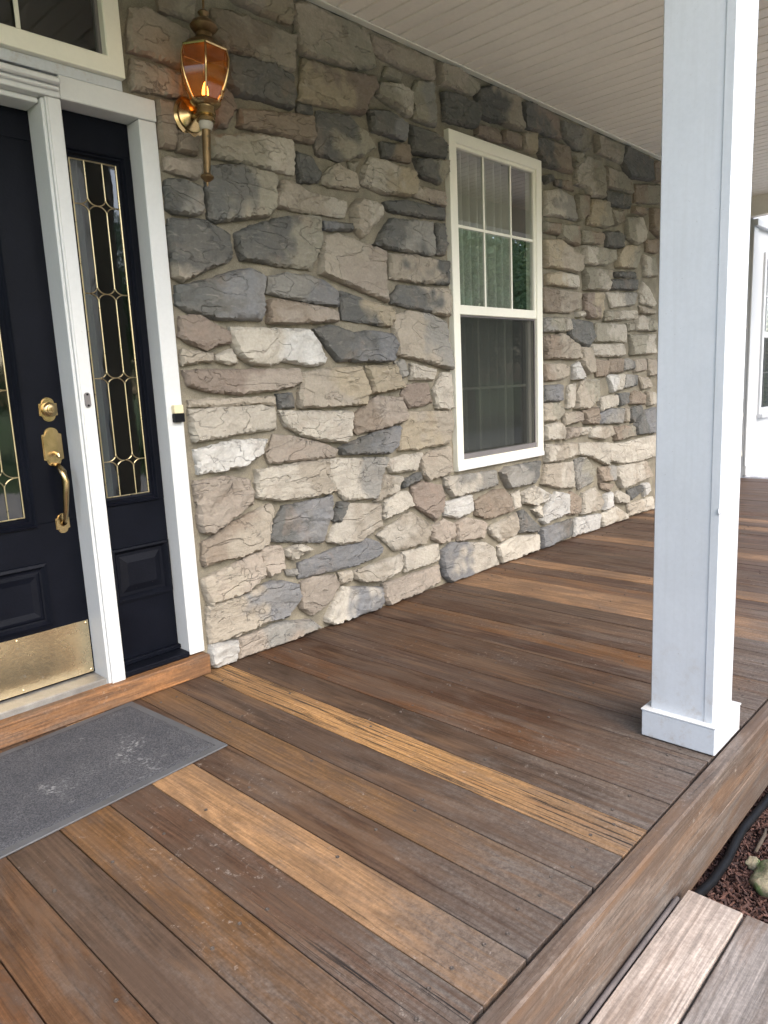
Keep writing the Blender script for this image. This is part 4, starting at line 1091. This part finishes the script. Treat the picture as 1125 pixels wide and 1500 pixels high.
for i in range(16000):
    x_ = rnd.uniform(1.5, 3.6) if i < 13000 else rnd.uniform(3.6, 8.0); y_ = -1.84-abs(rnd.gauss(0, .22)) if i < 13000 else rnd.uniform(-3.2, -1.89)
    if x_ < 1.76 and y_ > -2.32: continue
    L_ = rnd.uniform(.003, .015); w_ = rnd.uniform(.0012, .0034); h_ = rnd.uniform(.001, .003); m_ = Matrix.Rotation(rnd.uniform(0, 6.28), 3, 'Z') @ Matrix.Rotation(rnd.gauss(0, .45), 3, 'Y') @ Matrix.Rotation(rnd.uniform(-.6, .6), 3, 'X')
    z_ = -.308+rnd.uniform(0, .020)
    b8 = [m_ @ Vector((sx*L_, sy*w_, sz*h_))+Vector((x_, y_, z_)) for sx in (-1, 1) for sy in (-1, 1) for sz in (-1, 1)]
    mb.add(b8, [(0, 1, 3, 2), (4, 6, 7, 5), (0, 4, 5, 1), (2, 3, 7, 6), (0, 2, 6, 4), (1, 5, 7, 3)]); v_ = rnd.random()**1.6; mb.c += [v_]*8
me = bpy.data.meshes.new('bark_mulch'); me.from_pydata(mb.v, [], mb.f); me.materials.append(M['chip'])
ca_ = me.color_attributes.new('Col', 'FLOAT_COLOR', 'POINT')
ca_.data.foreach_set('color', [t for v in mb.c for t in (v, v, v, 1)])
o = bpy.data.objects.new('bark_mulch', me); COL.objects.link(o); tag(o, 'reddish-brown shredded bark mulch beside the deck', 'mulch', kind='stuff')

# ---------------------------------------------------------------- white wing at the far end
wg = thing('house_wing', (8.04, -.07, 0), 'white painted projecting wing of the house beyond the far end of the deck', 'wall')
WL = (8.04, -.07, 0)
def gobj(n, mb, m, sm=False): return obj(n, mb, m, wg, sm, WL)
mb = MB(); mb.box(8.045, 8.45, -.07, .3, .021, 3.2); mb.box(8.45, 9.35, -.07, .3, .021, .64); mb.box(8.45, 9.35, -.07, .3, 2.26, 3.2); mb.box(9.35, 12, -.07, .3, .021, 3.2); mb.box(8.04, 8.0449, -.06, .3, .0, 3.2)
gobj('siding', mb, 'siding')
mb = MB(); mb.box(8.042, 12, -.095, -.0705, .021, .12, .003); gobj('base_trim', mb, 'siding')
mb = MB(); mb.box(8.038, 8.16, -.088, -.0705, .121, 2.50, .003); gobj('corner_board', mb, 'siding')
mb = MB(); mb.box(8.038, 12, -.12, -.0705, 2.505, 2.57, .003); gobj('frieze_board', mb, 'siding')
mb = MB(); mb.box(8.40, 9.40, -.13, -.0705, .60, .638, .003); gobj('window_ledge', mb, 'siding')
mb = MB(); mb.ring(8.42, 9.38, .64, 2.29, [(0, -.0705), (0, -.09), (.06, -.09), (.06, -.02)]); mb.box(8.48, 9.32, -.05, -.02, 1.44, 1.50, .003); wf = gobj('window_frame', mb, 'siding')
mb = MB(); mb.add([(8.47, -.03, .69), (9.33, -.03, .69), (9.33, -.03, 2.24), (8.47, -.03, 2.24)], [(0, 1, 2, 3)]); sub('pane', mb, 'glass', wf)
mb = MB()
for k in range(1, 4): mb.box(8.47+k*.215-.006, 8.47+k*.215+.006, -.045, -.034, .69, 2.24)
for z_ in (1.07, 1.87): mb.box(8.47, 9.33, -.047, -.046, z_-.006, z_+.006)
sub('grille', mb, 'siding', wf)
mb = MB(); mb.add([(8.47, -.052, .69), (9.33, -.052, .69), (9.33, -.052, 1.44), (8.47, -.052, 1.44)], [(0, 1, 2, 3)]); gobj('insect_screen', mb, 'screen')
mb = MB()
for k in range(30): mb.add([(8.46, .02, .70+k*.052), (9.34, .02, .70+k*.052), (9.34, .05, .735+k*.052), (8.46, .05, .735+k*.052)], [(0, 1, 2, 3)])
gobj('window_blind', mb, 'sheer')

wg.location = (8.04, -.036, 0)
# ---------------------------------------------------------------- garden opposite the porch (seen in the glass)
def crown_mesh(seed, r, h, n, leaf):
    g_ = random.Random(seed); mb = MB(); cl = [(Vector((g_.gauss(0, r*.45), g_.gauss(0, r*.45), g_.uniform(h*.25, h*.95))), g_.uniform(.25, .5)*r) for _ in range(26)]
    for i in range(n):
        c, cr = g_.choice(cl); d = Vector((g_.gauss(0, 1), g_.gauss(0, 1), g_.gauss(0, 1))).normalized()*cr*g_.random()**.35
        p = c+d; a = Vector((g_.gauss(0, 1), g_.gauss(0, 1), g_.gauss(0, 1))).normalized(); b = a.cross(Vector((g_.gauss(0, 1), g_.gauss(0, 1), .3))).normalized()
        l = leaf*g_.uniform(.6, 1.3); mb.add([p-a*l, p-b*l*.5, p+a*l, p+b*l*.5], [(0, 1, 2, 3)]); mb.c += [g_.random()]*4
    me = bpy.data.meshes.new('crown'); me.from_pydata(mb.v, [], mb.f); me.materials.append(M['leaf'])
    ca_ = me.color_attributes.new('Col', 'FLOAT_COLOR', 'POINT'); ca_.data.foreach_set('color', [t for v in mb.c for t in (v, v, v, 1)])
    return me
cm = [crown_mesh(k, 3.1, 6.8, 20000, .10) for k in (1, 2)]
tm = MB().tube([(0, 0, -.5), (.05, 0, 1.2), (.0, .1, 2.6), (.1, 0, 4.2)], [.24, .19, .15, .07], 10).mesh('trunk', 'bark', 'all')
for i, (x_, y_, s_) in enumerate(((15, -15, 1.0), (20, -13, .95), (25, -16, 1.15), (11, -19, 1.0), (5, -23, 1.1), (31, -13, 1.2), (22, -24, 1.3))):
    t_ = thing('garden_tree', (x_, y_, -.45), 'leafy green tree across the lawn, mirrored in the window glass', 'tree', 'trees mirrored in the glass'); t_.scale = (s_, s_, s_); t_.rotation_euler = (0, 0, i*1.3)
    for n_, me_ in (('crown', cm[i % 2]), ('trunk', tm)):
        o = bpy.data.objects.new(n_, me_); COL.objects.link(o); o.parent = t_
bm_ = crown_mesh(9, .55, 1.1, 3500, .05)
for i, (x_, y_) in enumerate(((6.6, -11.2), (8.0, -11.6), (3.4, -11.4))):
    o = bpy.data.objects.new('garden_shrub', bm_); COL.objects.link(o); o.location = (x_, y_, -.55); o.rotation_euler = (0, 0, i*2.1)
    tag(o, 'low leafy shrub beyond the porch edge, mirrored in the glass', 'shrub', 'shrubs mirrored in the glass')
